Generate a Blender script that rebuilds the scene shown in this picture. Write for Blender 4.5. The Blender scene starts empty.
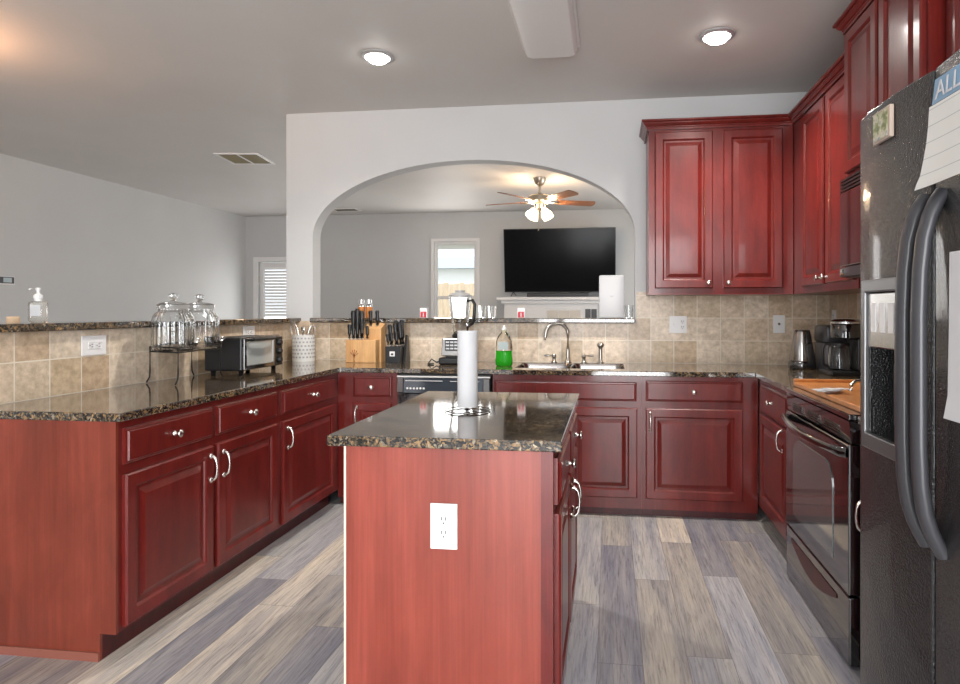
import bpy, bmesh, math, random
from mathutils import Vector, Matrix
random.seed(7)
PI = math.pi
C = bpy.context.scene.collection
SC = bpy.context.scene

# ------------------------------------------------------------------ camera
CAM_H = 1.2867
cd = bpy.data.cameras.new('camera')
cam = bpy.data.objects.new('camera', cd); C.objects.link(cam)
cam.location = (0, 0, CAM_H)
cam.rotation_euler = (PI/2, 0, 0.1264)
cd.sensor_fit = 'HORIZONTAL'; cd.sensor_width = 36.0
cd.lens = 618.2*36.0/960.0
cd.shift_x = (480-531.1)/960.0
cd.shift_y = -(342-311.3)/960.0
cd.clip_start = 0.02
SC.camera = cam

# ------------------------------------------------------------------ world, lights, exposure
SC.view_settings.view_transform = 'Standard'
SC.view_settings.look = 'None'
SC.view_settings.gamma = 1.0
SC.view_settings.use_curve_mapping = False
SC.view_settings.exposure = 0.5
w = bpy.data.worlds.new('sky'); SC.world = w; w.use_nodes = True
bg = w.node_tree.nodes['Background']
bg.inputs[0].default_value = (0.86, 0.93, 1.0, 1); bg.inputs[1].default_value = 1.3

def area(name, loc, rot, sx, sy, power, col=(1, 1, 1)):
    l = bpy.data.lights.new(name, 'AREA'); l.shape = 'RECTANGLE'
    l.size = sx; l.size_y = sy; l.energy = power; l.color = col
    o = bpy.data.objects.new(name, l); C.objects.link(o); o.location = loc; o.rotation_euler = rot
    return o
def point(name, loc, power, col, r=0.05):
    l = bpy.data.lights.new(name, 'POINT'); l.energy = power; l.color = col; l.shadow_soft_size = r
    o = bpy.data.objects.new(name, l); C.objects.link(o); o.location = loc
    return o
sl = bpy.data.lights.new('sun', 'SUN'); sl.energy = 1.5; sl.angle = 0.01; sl.color = (1, .96, .9)
so = bpy.data.objects.new('sun', sl); C.objects.link(so); so.rotation_euler = (math.radians(42), 0, math.radians(-35))
DAY = (1.0, 0.985, 0.96)
area('daylight_patio', (0.05, -2.42, 1.33), (PI/2, 0, 0), 2.7, 2.4, 170, (0.985, 0.99, 1.0))            # patio doors behind the camera
area('daylight_dinette', (-4.6, -2.42, 1.5), (PI/2, 0, 0), 1.5, 1.5, 14, DAY)
area('daylight_living', (1.46, 7.1, 1.5), (PI/2, 0, PI/2), 3.0, 1.7, 24, DAY)         # living-room side window
area('daylight_far_window', (-2.39, 9.32, 1.66), (PI/2, 0, PI), 0.62, 1.36, 14, DAY)
area('daylight_far_door', (-5.2, 9.3, 1.1), (PI/2, 0, PI), 0.6, 1.8, 10, DAY)
for nm, x, y in (('downlight_bulb_a', -1.387, 3.575), ('downlight_bulb_b', 0.592, 3.545)):
    l = bpy.data.lights.new(nm, 'SPOT'); l.energy = 110; l.spot_size = 2.5; l.spot_blend = 0.8
    l.shadow_soft_size = 0.07; l.color = (1, 0.95, 0.88)
    o = bpy.data.objects.new(nm, l); C.objects.link(o); o.location = (x, y, 2.77)

# ------------------------------------------------------------------ materials
def mat(name, col, rough=0.5, metal=0.0, coat=0.0, trans=0.0, ior=1.45, emit=None, es=0.0, spec=None):
    m = bpy.data.materials.new(name); m.use_nodes = True
    b = m.node_tree.nodes['Principled BSDF']
    b.inputs['Base Color'].default_value = (*col, 1)
    b.inputs['Roughness'].default_value = rough
    b.inputs['Metallic'].default_value = metal
    b.inputs['Coat Weight'].default_value = coat
    b.inputs['Coat Roughness'].default_value = 0.08
    b.inputs['Transmission Weight'].default_value = trans
    b.inputs['IOR'].default_value = ior
    if spec is not None: b.inputs['Specular IOR Level'].default_value = spec
    if emit: 
        b.inputs['Emission Color'].default_value = (*emit, 1); b.inputs['Emission Strength'].default_value = es
    return m
class NT:
    def __init__(s, m): s.t = m.node_tree; s.b = s.t.nodes['Principled BSDF']
    def n(s, kind, **kw):
        nd = s.t.nodes.new(kind)
        for k, v in kw.items(): setattr(nd, k, v)
        return nd
    def l(s, a, b): s.t.links.new(a, b)
    def co(s, scale=(1, 1, 1), kind='Object', loc=(0, 0, 0)):
        tc = s.n('ShaderNodeTexCoord'); mp = s.n('ShaderNodeMapping')
        mp.inputs['Scale'].default_value = scale; mp.inputs['Location'].default_value = loc
        s.l(tc.outputs[kind], mp.inputs[0]); return mp.outputs[0]
    def noise(s, vec, scale, detail=4, rough=0.6, dist=0):
        nd = s.n('ShaderNodeTexNoise'); nd.inputs['Scale'].default_value = scale
        nd.inputs['Detail'].default_value = detail; nd.inputs['Roughness'].default_value = rough
        nd.inputs['Distortion'].default_value = dist
        s.l(vec, nd.inputs['Vector']); return nd.outputs['Fac']
    def ramp(s, fac, stops, interp='LINEAR'):
        r = s.n('ShaderNodeValToRGB'); e = r.color_ramp.elements; r.color_ramp.interpolation = interp
        while len(e) < len(stops): e.new(0.5)
        for i, (p, c) in enumerate(stops): e[i].position = p; e[i].color = (*c, 1)
        s.l(fac, r.inputs[0]); return r.outputs[0]
    def math(s, op, a, b=None):
        nd = s.n('ShaderNodeMath', operation=op)
        for i, v in enumerate((a, b)):
            if v is None: continue
            if isinstance(v, (int, float)): nd.inputs[i].default_value = v
            else: s.l(v, nd.inputs[i])
        return nd.outputs[0]
    def mix(s, fac, a, b, mode='MIX'):
        nd = s.n('ShaderNodeMix', data_type='RGBA', blend_type=mode)
        for sock, v in ((nd.inputs[0], fac), (nd.inputs[6], a), (nd.inputs[7], b)):
            if isinstance(v, (int, float)): sock.default_value = v
            elif isinstance(v, tuple): sock.default_value = (*v, 1)
            else: s.l(v, sock)
        return nd.outputs[2]
    def bump(s, h, strength=0.2, dist=0.01):
        nd = s.n('ShaderNodeBump'); nd.inputs['Strength'].default_value = strength
        nd.inputs['Distance'].default_value = dist; s.l(h, nd.inputs['Height'])
        s.l(nd.outputs[0], s.b.inputs['Normal'])
    def col(s, c): s.l(c, s.b.inputs['Base Color'])

def wood(name, dark, light, rough=0.28, coat=0.35, sc=(9, 9, 0.9), blot=1.0):
    m = mat(name, light, rough, coat=coat); t = NT(m)
    f = t.noise(t.co(sc), 2.2, 5, 0.65, 0.4)
    g = t.noise(t.co((sc[0]*6, sc[1]*6, sc[2]*2)), 4, 3, 0.6)
    c = t.ramp(f, [(0.25, dark), (0.75, light)])
    c2 = t.ramp(g, [(0.3, (0.88, 0.86, 0.86)), (0.7, (1.07, 1.07, 1.07))])
    bl = t.noise(t.co((1, 1, 0.55)), 7.5, 4, 0.62, 0.8)
    c3 = t.ramp(bl, [(0.32, (1-.30*blot, 1-.34*blot, 1-.34*blot)), (0.68, (1+.16*blot, 1+.14*blot, 1+.12*blot))])
    t.col(t.mix(1.0, t.mix(1.0, c, c2, 'MULTIPLY'), c3, 'MULTIPLY')); return m
M = {}
M['cab'] = wood('mahogany', (0.105, 0.0088, 0.0070), (0.175, 0.0175, 0.0130), 0.29, 0.25, blot=0.8)
M['panel'] = wood('mahogany_laminate', (0.195, 0.032, 0.019), (0.325, 0.068, 0.045), 0.33, 0.25, (5, 5, 0.3), 0.32)
M['panel_shaded'] = wood('mahogany_laminate_shaded', (0.135, 0.024, 0.012), (0.25, 0.050, 0.028), 0.33, 0.2, (5, 5, 0.3), 0.5)  # browner, darker laminate copy; dimmer light on the peninsula end put into the colour
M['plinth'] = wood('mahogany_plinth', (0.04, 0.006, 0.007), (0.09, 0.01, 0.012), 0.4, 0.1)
M['edge'] = mat('worn_edge', (0.80, 0.62, 0.50), 0.5)
M['mold'] = mat('shoe_mould', (0.25, 0.085, 0.06), 0.4)

def granite():
    m = mat('granite', (0.05, 0.04, 0.035), 0.06, coat=0.5, ior=1.62); t = NT(m)
    v = t.n('ShaderNodeTexVoronoi'); v.inputs['Scale'].default_value = 150
    co = t.co((1, 1, 1))
    ns = t.n('ShaderNodeTexNoise'); ns.inputs['Scale'].default_value = 40; t.l(co, ns.inputs['Vector'])
    mx = t.mix(0.03, co, ns.outputs['Color']); t.l(mx, v.inputs['Vector'])
    bw = t.n('ShaderNodeRGBToBW'); t.l(v.outputs['Color'], bw.inputs[0])
    c = t.ramp(bw.outputs[0], [(0.0, (0.010, 0.010, 0.010)), (0.38, (0.026, 0.024, 0.022)), (0.5, (0.085, 0.065, 0.045)),
                               (0.66, (0.29, 0.18, 0.085)), (0.76, (0.05, 0.050, 0.050)), (0.95, (0.36, 0.30, 0.22))])
    big = t.noise(co, 18, 3)
    c2 = t.ramp(big, [(0.35, (0.45, 0.45, 0.47)), (0.65, (1.25, 1.2, 1.1))])
    t.col(t.mix(1.0, c, c2, 'MULTIPLY')); return m
M['granite'] = granite()

def tile(name, axis, off_h, off_v):
    m = mat(name, (0.5, 0.42, 0.32), 0.32); t = NT(m)
    tc = t.n('ShaderNodeTexCoord'); sp = t.n('ShaderNodeSeparateXYZ'); t.l(tc.outputs['Object'], sp.inputs[0])
    hx = t.math('SUBTRACT', sp.outputs[axis], off_h); vz = t.math('SUBTRACT', sp.outputs[2], off_v)
    cb = t.n('ShaderNodeCombineXYZ'); t.l(hx, cb.inputs[0]); t.l(vz, cb.inputs[1])
    P = 0.1625
    ix = t.math('FLOOR', t.math('DIVIDE', hx, P)); iz = t.math('FLOOR', t.math('DIVIDE', vz, P))
    ci = t.n('ShaderNodeCombineXYZ'); t.l(ix, ci.inputs[0]); t.l(iz, ci.inputs[1])
    wn = t.n('ShaderNodeTexWhiteNoise', noise_dimensions='2D'); t.l(ci.outputs[0], wn.inputs['Vector'])
    base = t.ramp(wn.outputs['Value'], [(0.0, (0.47, 0.34, 0.215)), (0.3, (0.63, 0.50, 0.38)), (0.7, (0.70, 0.60, 0.49)), (1.0, (0.55, 0.43, 0.30))])
    nz = t.noise(cb.outputs[0], 28, 6, 0.7); nz2 = t.noise(cb.outputs[0], 7, 3)
    base = t.mix(1.0, base, t.ramp(nz, [(0.3, (0.72, 0.7, 0.66)), (0.7, (1.15, 1.15, 1.15))]), 'MULTIPLY')
    base = t.mix(1.0, base, t.ramp(nz2, [(0.3, (0.86, 0.84, 0.8)), (0.7, (1.1, 1.1, 1.1))]), 'MULTIPLY')
    def edge(v):
        fr = t.math('FRACT', t.math('DIVIDE', v, P)); d = t.math('ABSOLUTE', t.math('SUBTRACT', fr, 0.5))
        return t.math('GREATER_THAN', d, 0.5-0.0165)
    g = t.math('MAXIMUM', edge(hx), edge(vz))
    t.col(t.mix(g, base, (0.72, 0.65, 0.54)))
    h = t.math('SUBTRACT', t.math('MULTIPLY', nz, 0.25), g); t.bump(h, 0.35, 0.002)
    return m
M['tile_back'] = tile('travertine_back', 0, 0.132, 0.914)
M['tile_side'] = tile('travertine_side', 1, 2.2455, 0.914)

def floor_mat():
    m = mat('vinyl_plank', (0.3, 0.28, 0.26), 0.3); t = NT(m)
    tc = t.n('ShaderNodeTexCoord'); sp = t.n('ShaderNodeSeparateXYZ'); t.l(tc.outputs['Object'], sp.inputs[0])
    X = t.math('ADD', t.math('DIVIDE', sp.outputs[0], 0.165), 40.27); row = t.math('FLOOR', X)
    wr = t.n('ShaderNodeTexWhiteNoise', noise_dimensions='1D'); t.l(row, wr.inputs['W'])
    Y = t.math('ADD', t.math('DIVIDE', sp.outputs[1], 1.15), t.math('MULTIPLY', wr.outputs[0], 7.0)); cl = t.math('FLOOR', Y)
    ci = t.n('ShaderNodeCombineXYZ'); t.l(row, ci.inputs[0]); t.l(cl, ci.inputs[1])
    wn = t.n('ShaderNodeTexWhiteNoise', noise_dimensions='2D'); t.l(ci.outputs[0], wn.inputs['Vector'])
    base = t.ramp(wn.outputs['Value'], [(0.0, (0.25, 0.245, 0.265)), (0.18, (0.335, 0.312, 0.29)), (0.4, (0.37, 0.36, 0.358)), (0.6, (0.30, 0.28, 0.265)), (0.72, (0.38, 0.375, 0.392)), (0.90, (0.52, 0.47, 0.41))], 'CONSTANT')
    gx = t.math('ADD', t.math('MULTIPLY', sp.outputs[0], 105.0), t.math('MULTIPLY', wn.outputs['Value'], 91.0))
    cg = t.n('ShaderNodeCombineXYZ'); t.l(gx, cg.inputs[0]); t.l(t.math('MULTIPLY', sp.outputs[1], 5.5), cg.inputs[1])
    g1 = t.noise(cg.outputs[0], 1.0, 7, 0.72, 0.6)
    cg2 = t.n('ShaderNodeCombineXYZ'); t.l(t.math('MULTIPLY', gx, 0.16), cg2.inputs[0]); t.l(t.math('MULTIPLY', sp.outputs[1], 1.1), cg2.inputs[1])
    g2 = t.noise(cg2.outputs[0], 1.0, 4, 0.6, 0.5)
    c = t.mix(1.0, base, t.ramp(g1, [(0.30, (0.45, 0.44, 0.45)), (0.48, (1.0, 1.0, 1.0)), (0.70, (1.32, 1.3, 1.28))]), 'MULTIPLY')
    c = t.mix(1.0, c, t.ramp(g2, [(0.32, (0.72, 0.74, 0.82)), (0.68, (1.24, 1.2, 1.12))]), 'MULTIPLY')
    def edge(v, wd):
        fr = t.math('FRACT', v); d = t.math('ABSOLUTE', t.math('SUBTRACT', fr, 0.5)); return t.math('GREATER_THAN', d, 0.5-wd)
    e = t.math('MAXIMUM', edge(X, 0.007), edge(Y, 0.0012))
    t.col(t.mix(t.math('MULTIPLY', e, 0.55), c, (0.05, 0.045, 0.045)))
    t.bump(g1, 0.12, 0.002); return m
M['floor'] = floor_mat()

def paint(name, col, bumpy=0.03):
    m = mat(name, col, 0.6); t = NT(m); f = t.noise(t.co(), 60, 3); t.bump(f, bumpy, 0.004)
    g = t.noise(t.co(), 1.3, 2)
    t.col(t.mix(1.0, col, t.ramp(g, [(0.3, (0.97, 0.97, 0.97)), (0.7, (1.02, 1.02, 1.02))]), 'MULTIPLY')); return m
M['wall'] = paint('grey_paint', (0.545, 0.55, 0.55))
M['ceil'] = paint('ceiling_paint', (0.65, 0.625, 0.60), 0.1)
M['white'] = mat('white_trim', (0.74, 0.73, 0.72), 0.4)
M['plastic'] = mat('white_plastic', (0.78, 0.77, 0.765), 0.35)
M['black'] = mat('black_plastic', (0.012, 0.012, 0.013), 0.35)
M['gloss'] = mat('black_gloss', (0.006, 0.006, 0.007), 0.05, coat=1.0, ior=1.8)
M['chrome'] = mat('brushed_nickel', (0.72, 0.69, 0.65), 0.24, 1.0)
M['nickel'] = mat('dark_nickel', (0.42, 0.40, 0.37), 0.28, 1.0)
M['steel'] = mat('stainless', (0.62, 0.61, 0.60), 0.25, 1.0)
M['dsteel'] = mat('dark_steel', (0.16, 0.15, 0.145), 0.22, 1.0)
M['ksteel'] = mat('kettle_steel', (0.36, 0.34, 0.33), 0.18, 1.0)
M['iron'] = mat('wrought_iron', (0.012, 0.011, 0.010), 0.45)
M['glass'] = mat('clear_glass', (0.97, 0.98, 0.98), 0.02, trans=1.0, ior=1.42)
M['pane'] = mat('window_pane', (1, 1, 1), 0.0, trans=1.0, ior=1.05)
M['rubber'] = mat('slot_black', (0.01, 0.01, 0.01), 0.6)
M['pine'] = wood('pine', (0.55, 0.30, 0.12), (0.72, 0.44, 0.20), 0.45, 0.1, (6, 6, 1), blot=0.25)
M['board'] = wood('honey_board', (0.50, 0.19, 0.055), (0.66, 0.28, 0.09), 0.3, 0.3, (8, 0.9, 8), blot=0.25)
M['blade'] = wood('fan_blade_wood', (0.17, 0.06, 0.022), (0.32, 0.13, 0.05), 0.35, 0.3, (2, 2, 2), blot=0.25)
M['brass'] = mat('antique_nickel', (0.50, 0.44, 0.36), 0.3, 1.0)
M['paper'] = mat('paper_white', (0.56, 0.56, 0.57), 0.8)
M['green'] = mat('green_soap', (0.03, 0.42, 0.02), 0.12, trans=0.35, ior=1.3)
M['amber'] = mat('amber_spice', (0.55, 0.20, 0.05), 0.5)
M['red'] = mat('red_label', (0.52, 0.03, 0.05), 0.45)
M['soap'] = mat('clear_soap', (0.86, 0.85, 0.80), 0.08, trans=0.8, ior=1.3)
M['tan'] = mat('tan_wax', (0.72, 0.52, 0.34), 0.6)
M['lamp'] = mat('lit_lens', (1, 1, 1), 0.4, emit=(1, 0.97, 0.92), es=16)
M['shade'] = mat('lit_shade', (1, 0.9, 0.75), 0.4, emit=(1, 0.80, 0.52), es=2.2)
M['blind'] = mat('blind_slat', (0.85, 0.85, 0.84), 0.5)
M['lens'] = mat('diffuser_acrylic', (0.76, 0.75, 0.74), 0.3)
M['grille'] = mat('vent_dark', (0.10, 0.085, 0.05), 0.5)
M['ovenglass'] = mat('oven_glass', (0.10, 0.11, 0.11), 0.04, coat=1.0, ior=1.8)
M['charcoal'] = mat('charcoal_plastic', (0.045, 0.045, 0.05), 0.3)
M['bluegrey'] = mat('control_blue', (0.028, 0.036, 0.05), 0.12, coat=0.5)
M['bezel'] = mat('bezel_grey', (0.20, 0.20, 0.205), 0.35, 0.6)
M['screen'] = mat('tv_screen', (0.004, 0.004, 0.005), 0.14, spec=0.12)
def fridge_mat():
    m = mat('black_textured_steel', (0.020, 0.020, 0.021), 0.16, coat=0.3); t = NT(m)
    f = t.noise(t.co(), 210, 2, 0.5); t.bump(f, 0.75, 0.004); return m
M['fridge'] = fridge_mat()
def photo_mat():
    m = mat('snapshot', (0.3, 0.3, 0.2), 0.3); t = NT(m); f = t.noise(t.co(), 45, 3)
    t.col(t.ramp(f, [(0.3, (0.04, 0.06, 0.02)), (0.45, (0.25, 0.28, 0.12)), (0.55, (0.6, 0.55, 0.42)), (0.7, (0.15, 0.2, 0.25))])); return m
M['snap'] = photo_mat()
def cal_mat():
    m = mat('calendar_paper', (0.62, 0.62, 0.60), 0.75); t = NT(m)
    tc = t.n('ShaderNodeTexCoord'); sp = t.n('ShaderNodeSeparateXYZ'); t.l(tc.outputs['Object'], sp.inputs[0])
    def e(o, p): return t.math('GREATER_THAN', t.math('ABSOLUTE', t.math('SUBTRACT', t.math('FRACT', t.math('DIVIDE', o, p)), 0.5)), 0.475)
    g = t.math('MAXIMUM', e(sp.outputs[1], 0.043), e(sp.outputs[2], 0.030))
    t.col(t.mix(g, (0.66, 0.66, 0.63), (0.40, 0.42, 0.42))); return m
M['cal'] = cal_mat()
M['calhead'] = mat('calendar_blue', (0.22, 0.35, 0.48), 0.7)
M['fence'] = wood('cedar', (0.55, 0.42, 0.28), (0.75, 0.62, 0.45), 0.7, 0, (8, 8, 0.6), blot=0.25)
M['roof'] = mat('slate_roof', (0.42, 0.46, 0.52), 0.7)
M['siding'] = mat('pale_siding', (0.9, 0.9, 0.88), 0.7)
M['grass'] = mat('lawn', (0.34, 0.34, 0.27), 0.9)
def perf():
    m = mat('white_ceramic', (0.82, 0.82, 0.80), 0.3); return m
M['ceramic'] = perf()
M['slotgrey'] = mat('slot_grey', (0.42, 0.42, 0.42), 0.6)

# ------------------------------------------------------------------ mesh helpers
def box(bm, x0, y0, z0, x1, y1, z1, bev=0.0, seg=2):
    r = bmesh.ops.create_cube(bm, size=1)
    vs = r['verts']
    for v in vs:
        v.co = Vector((x0+(v.co.x+.5)*(x1-x0), y0+(v.co.y+.5)*(y1-y0), z0+(v.co.z+.5)*(z1-z0)))
    if bev > 0:
        es = list({e for v in vs for e in v.link_edges})
        bmesh.ops.bevel(bm, geom=es, offset=bev, segments=seg, affect='EDGES', profile=0.5)
def lathe(bm, prof, c=(0, 0, 0), seg=24, mtx=None, ribs=0, ribd=0):
    rings = []
    for (r, z) in prof:
        ring = []
        for i in range(seg):
            a = 2*PI*i/seg
            rr = r
            if ribs and r > 0.03: rr = r*(1+ribd*(abs(math.cos(ribs*a/2))-0.5))
            p = Vector((rr*math.cos(a), rr*math.sin(a), z))
            if mtx: p = mtx @ p
            ring.append(bm.verts.new(p+Vector(c)))
        rings.append(ring)
    for a, b in zip(rings[:-1], rings[1:]):
        for i in range(seg):
            bm.faces.new((a[i], a[(i+1) % seg], b[(i+1) % seg], b[i]))
    if prof[0][0] > 1e-6: bm.faces.new(list(reversed(rings[0])))
    if prof[-1][0] > 1e-6: bm.faces.new(rings[-1])
def frame_of(d):
    d = d.normalized(); up = Vector((0, 0, 1)) if abs(d.z) < 0.95 else Vector((1, 0, 0))
    a = d.cross(up).normalized(); b = a.cross(d).normalized(); return a, b
def tube(bm, pts, r, seg=10, closed=False, sx=1.0, sy=1.0, ref=None):
    pts = [Vector(p) for p in pts]; n = len(pts); rings = []
    prev = None
    for i, p in enumerate(pts):
        if closed: d = pts[(i+1) % n]-pts[i-1]
        else: d = pts[min(i+1, n-1)]-pts[max(i-1, 0)]
        d.normalize()
        if ref is not None:
            a = (ref-d*ref.dot(d)).normalized(); b = d.cross(a)
        elif prev is None: a, b = frame_of(d)
        else:
            a = (prev-d*prev.dot(d)).normalized(); b = d.cross(a)
        prev = a
        rr = r[i] if isinstance(r, (list, tuple)) else r
        rings.append([bm.verts.new(p+a*math.cos(2*PI*k/seg)*rr*sx+b*math.sin(2*PI*k/seg)*rr*sy) for k in range(seg)])
    m = n if closed else n-1
    for i in range(m):
        A, B = rings[i], rings[(i+1) % n]
        for k in range(seg):
            try: bm.faces.new((A[k], A[(k+1) % seg], B[(k+1) % seg], B[k]))
            except ValueError: pass
    if not closed:
        bm.faces.new(list(reversed(rings[0]))); bm.faces.new(rings[-1])
def cyl(bm, p0, p1, r0, r1=None, seg=16):
    tube(bm, [p0, p1], [r0, r0 if r1 is None else r1], seg)
def prism(bm, poly, z0, z1, axis='z'):
    def P(a, b, c):
        return {'z': (a, b, c), 'y': (a, c, b), 'x': (c, a, b)}[axis]
    A = [bm.verts.new(P(a, b, z0)) for a, b in poly]; B = [bm.verts.new(P(a, b, z1)) for a, b in poly]
    n = len(poly)
    bm.faces.new(list(reversed(A))); bm.faces.new(B)
    for i in range(n): bm.faces.new((A[i], A[(i+1) % n], B[(i+1) % n], B[i]))
def cells(bm, us, vs, mask, w0, w1, axis='z'):
    """slab made of a grid of cells, with holes; shared vertices, outer faces only"""
    V = {}
    def P(a, b, c): return {'z': (a, b, c), 'y': (a, c, b), 'x': (c, a, b)}[axis]
    def vert(i, j, k):
        if (i, j, k) not in V: V[i, j, k] = bm.verts.new(P(us[i], vs[j], (w0, w1)[k]))
        return V[i, j, k]
    nu, nv = len(us)-1, len(vs)-1
    on = lambda i, j: 0 <= i < nu and 0 <= j < nv and mask(i, j)
    for i in range(nu):
        for j in range(nv):
            if not on(i, j): continue
            for k in (0, 1): bm.faces.new([vert(i, j, k), vert(i+1, j, k), vert(i+1, j+1, k), vert(i, j+1, k)])
            if not on(i-1, j): bm.faces.new([vert(i, j, 0), vert(i, j+1, 0), vert(i, j+1, 1), vert(i, j, 1)])
            if not on(i+1, j): bm.faces.new([vert(i+1, j, 0), vert(i+1, j+1, 0), vert(i+1, j+1, 1), vert(i+1, j, 1)])
            if not on(i, j-1): bm.faces.new([vert(i, j, 0), vert(i+1, j, 0), vert(i+1, j, 1), vert(i, j, 1)])
            if not on(i, j+1): bm.faces.new([vert(i, j+1, 0), vert(i+1, j+1, 0), vert(i+1, j+1, 1), vert(i, j+1, 1)])
def obj(name, bm, m, parent=None, loc=None, smooth=None, bev=0.0, label=None):
    bmesh.ops.recalc_face_normals(bm, faces=bm.faces)
    me = bpy.data.meshes.new(name); bm.to_mesh(me); bm.free()
    me.materials.append(m)
    o = bpy.data.objects.new(name, me); C.objects.link(o)
    if smooth is not None:
        me.polygons.foreach_set('use_smooth', [True]*len(me.polygons))
        me.set_sharp_from_angle(angle=math.radians(smooth))
    if parent: o.parent = parent
    if loc: o.location = loc
    if bev > 0:
        md = o.modifiers.new('bevel', 'BEVEL'); md.width = bev; md.segments = 2; md.limit_method = 'ANGLE'; md.angle_limit = math.radians(50)
    if label: o['label'] = label
    return o
def tag(o, label, cat, group=None):
    o['label'] = label; o['category'] = cat
    if group: o['group'] = group
    return o
def thing(name, label, cat, loc=(0, 0, 0), rotz=0, group=None):
    o = bpy.data.objects.new(name, None); C.objects.link(o); o.empty_display_size = 0.05
    o.location = loc; o.rotation_euler = (0, 0, rotz)
    return tag(o, label, cat, group)
def struct(name, bm, m, parent=None, **kw):
    o = obj(name, bm, m, parent, **kw)
    if parent is None: o['kind'] = 'structure'
    return o
def BM(): return bmesh.new()
def bx(*a, **k):
    b = BM(); box(b, *a, **k); return b
def share(name, src, parent, loc=(0, 0, 0), rot=(0, 0, 0)):
    o = bpy.data.objects.new(name, src.data); C.objects.link(o); o.parent = parent; o.location = loc; o.rotation_euler = rot
    return o

# ------------------------------------------------------------------ the room
CZ = 2.824; YB = 4.542; YF = 9.4; XR = 1.524; XLW = -5.88; YK = -2.6
struct('floor', bx(XLW-.1, YK-.1, -0.08, XR+.1, YF+.1, 0), M['floor'])
struct('ceiling', bx(XLW-.1, YK-.1, CZ, XR+.1, YF+.1, CZ+.1), M['ceil'])
struct('wall_left', bx(XLW-.1, YK, 0, XLW, YF, CZ), M['wall'])
b = BM(); cells(b, [YK, 5.6, 8.6, YF], [0, .6, 2.35, CZ], lambda i, j: not (i == 1 and j == 1), XR, XR+.1, 'x'); struct('wall_right', b, M['wall'])
b = BM(); cells(b, [XLW, -5.35, -3.85, -2.45, 1.42, XR], [0, .02, .75, 2.58, CZ], lambda i, j: not ((i == 1 and j == 2) or (i == 3 and j in (1, 2))), YK-.1, YK, 'y'); struct('wall_rear', b, M['wall'])
# far wall with a window and a glazed door
DX0, DX1, DZ = -5.66, -4.80, 2.09
WX0, WX1, WZ0, WZ1 = -2.725, -2.045, 0.93, 2.375
b = BM(); cells(b, [XLW, DX0, DX1, WX0, WX1, XR], [0, .001, WZ0, DZ, WZ1, CZ],
    lambda i, j: not ((i == 1 and j <= 2) or (i == 3 and j in (2, 3))), YF, YF+.12, 'y'); struct('wall_far', b, M['wall'])
# arch wall between kitchen and living room
AX0, AX1 = -2.285, 0.182; AC = (AX0+AX1)/2; AW = (AX1-AX0)/2; ZS = 1.86; AB = 0.562; ZLED = 1.20
b = BM()
arc = [(AC-AW*math.cos(t), ZS+AB*math.sin(t)) for t in [PI*i/48 for i in range(49)]]
poly = [(-2.501, 0), (XR, 0), (XR, CZ), (-2.501, CZ)]
def archwall(b, y0, y1):
    for y in (y0, y1):
        def q(*pts): b.faces.new([b.verts.new((px, y, pz)) for px, pz in pts])
        q((-2.501, 0), (AX0, 0), (AX0, ZLED), (-2.501, ZLED)); q((AX0, 0), (AX1, 0), (AX1, ZLED), (AX0, ZLED)); q((AX1, 0), (XR, 0), (XR, ZLED), (AX1, ZLED))
        q((-2.501, ZLED), (AX0, ZLED), (AX0, ZS), (-2.501, ZS)); q((AX1, ZLED), (XR, ZLED), (XR, ZS), (AX1, ZS))
        q((-2.501, ZS), (AX0, ZS), (AX0, CZ), (-2.501, CZ)); q((AX1, ZS), (XR, ZS), (XR, CZ), (AX1, CZ))
        for (a, c) in zip(arc[:-1], arc[1:]): q(a, c, (c[0], CZ), (a[0], CZ))
    path = [(AX0, ZLED)]+arc+[(AX1, ZLED), (AX0, ZLED)]
    for a, c in zip(path[:-1], path[1:]): b.faces.new([b.verts.new(p) for p in ((a[0], y0, a[1]), (c[0], y0, c[1]), (c[0], y1, c[1]), (a[0], y1, a[1]))])
    out = [(-2.501, 0), (-2.501, CZ), (XR, CZ), (XR, 0), (-2.501, 0)]
    for a, c in zip(out[:-1], out[1:]): b.faces.new([b.verts.new(p) for p in ((a[0], y0, a[1]), (c[0], y0, c[1]), (c[0], y1, c[1]), (a[0], y1, a[1]))])
    bmesh.ops.remove_doubles(b, verts=b.verts, dist=1e-5)
archwall(b, YB, YB+.13)
struct('wall_arch', b, M['wall'], smooth=25)
# half wall behind the peninsula
struct('wall_peninsula', bx(-2.52, 2.04, 0, -2.43, YB, 1.20), M['wall'])
# tiled backsplashes
b = BM()
box(b, -2.42, YB-.012, .914, AX0+.02, YB, 1.212); box(b, AX0+.02, YB-.012, .914, AX1+.01, YB, 1.2)
box(b, AX1+.01, YB-.012, .914, 1.514, YB, 1.425)
struct('trim_1', b, M['tile_back'])
struct('trim_2', bx(-2.43, 2.05, .914, -2.42, YB-.012, 1.2), M['tile_side'])
struct('trim_3', bx(XR-.01, 1.62, .914, XR, YB, 1.42), M['tile_side'])
# baseboards
struct('baseboard_left', bx(XLW, YK, 0, XLW+.014, YF, .12), M['white'])
b = BM(); box(b, DX1+.1, YF-.014, 0, -1.75, YF, .12); box(b, .1, YF-.014, 0, XR, YF, .12); struct('baseboard_far', b, M['white'])

def casing(b, x0, x1, z0, z1, y, wd=.06, d=.02, sill=True):
    box(b, x0-wd, y-d, z0, x0, y, z1); box(b, x1, y-d, z0, x1+wd, y, z1); box(b, x0-wd, y-d, z1, x1+wd, y, z1+wd)
    if sill: box(b, x0-wd-.02, y-.05, z0-.03, x1+wd+.02, y, z0)
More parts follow.
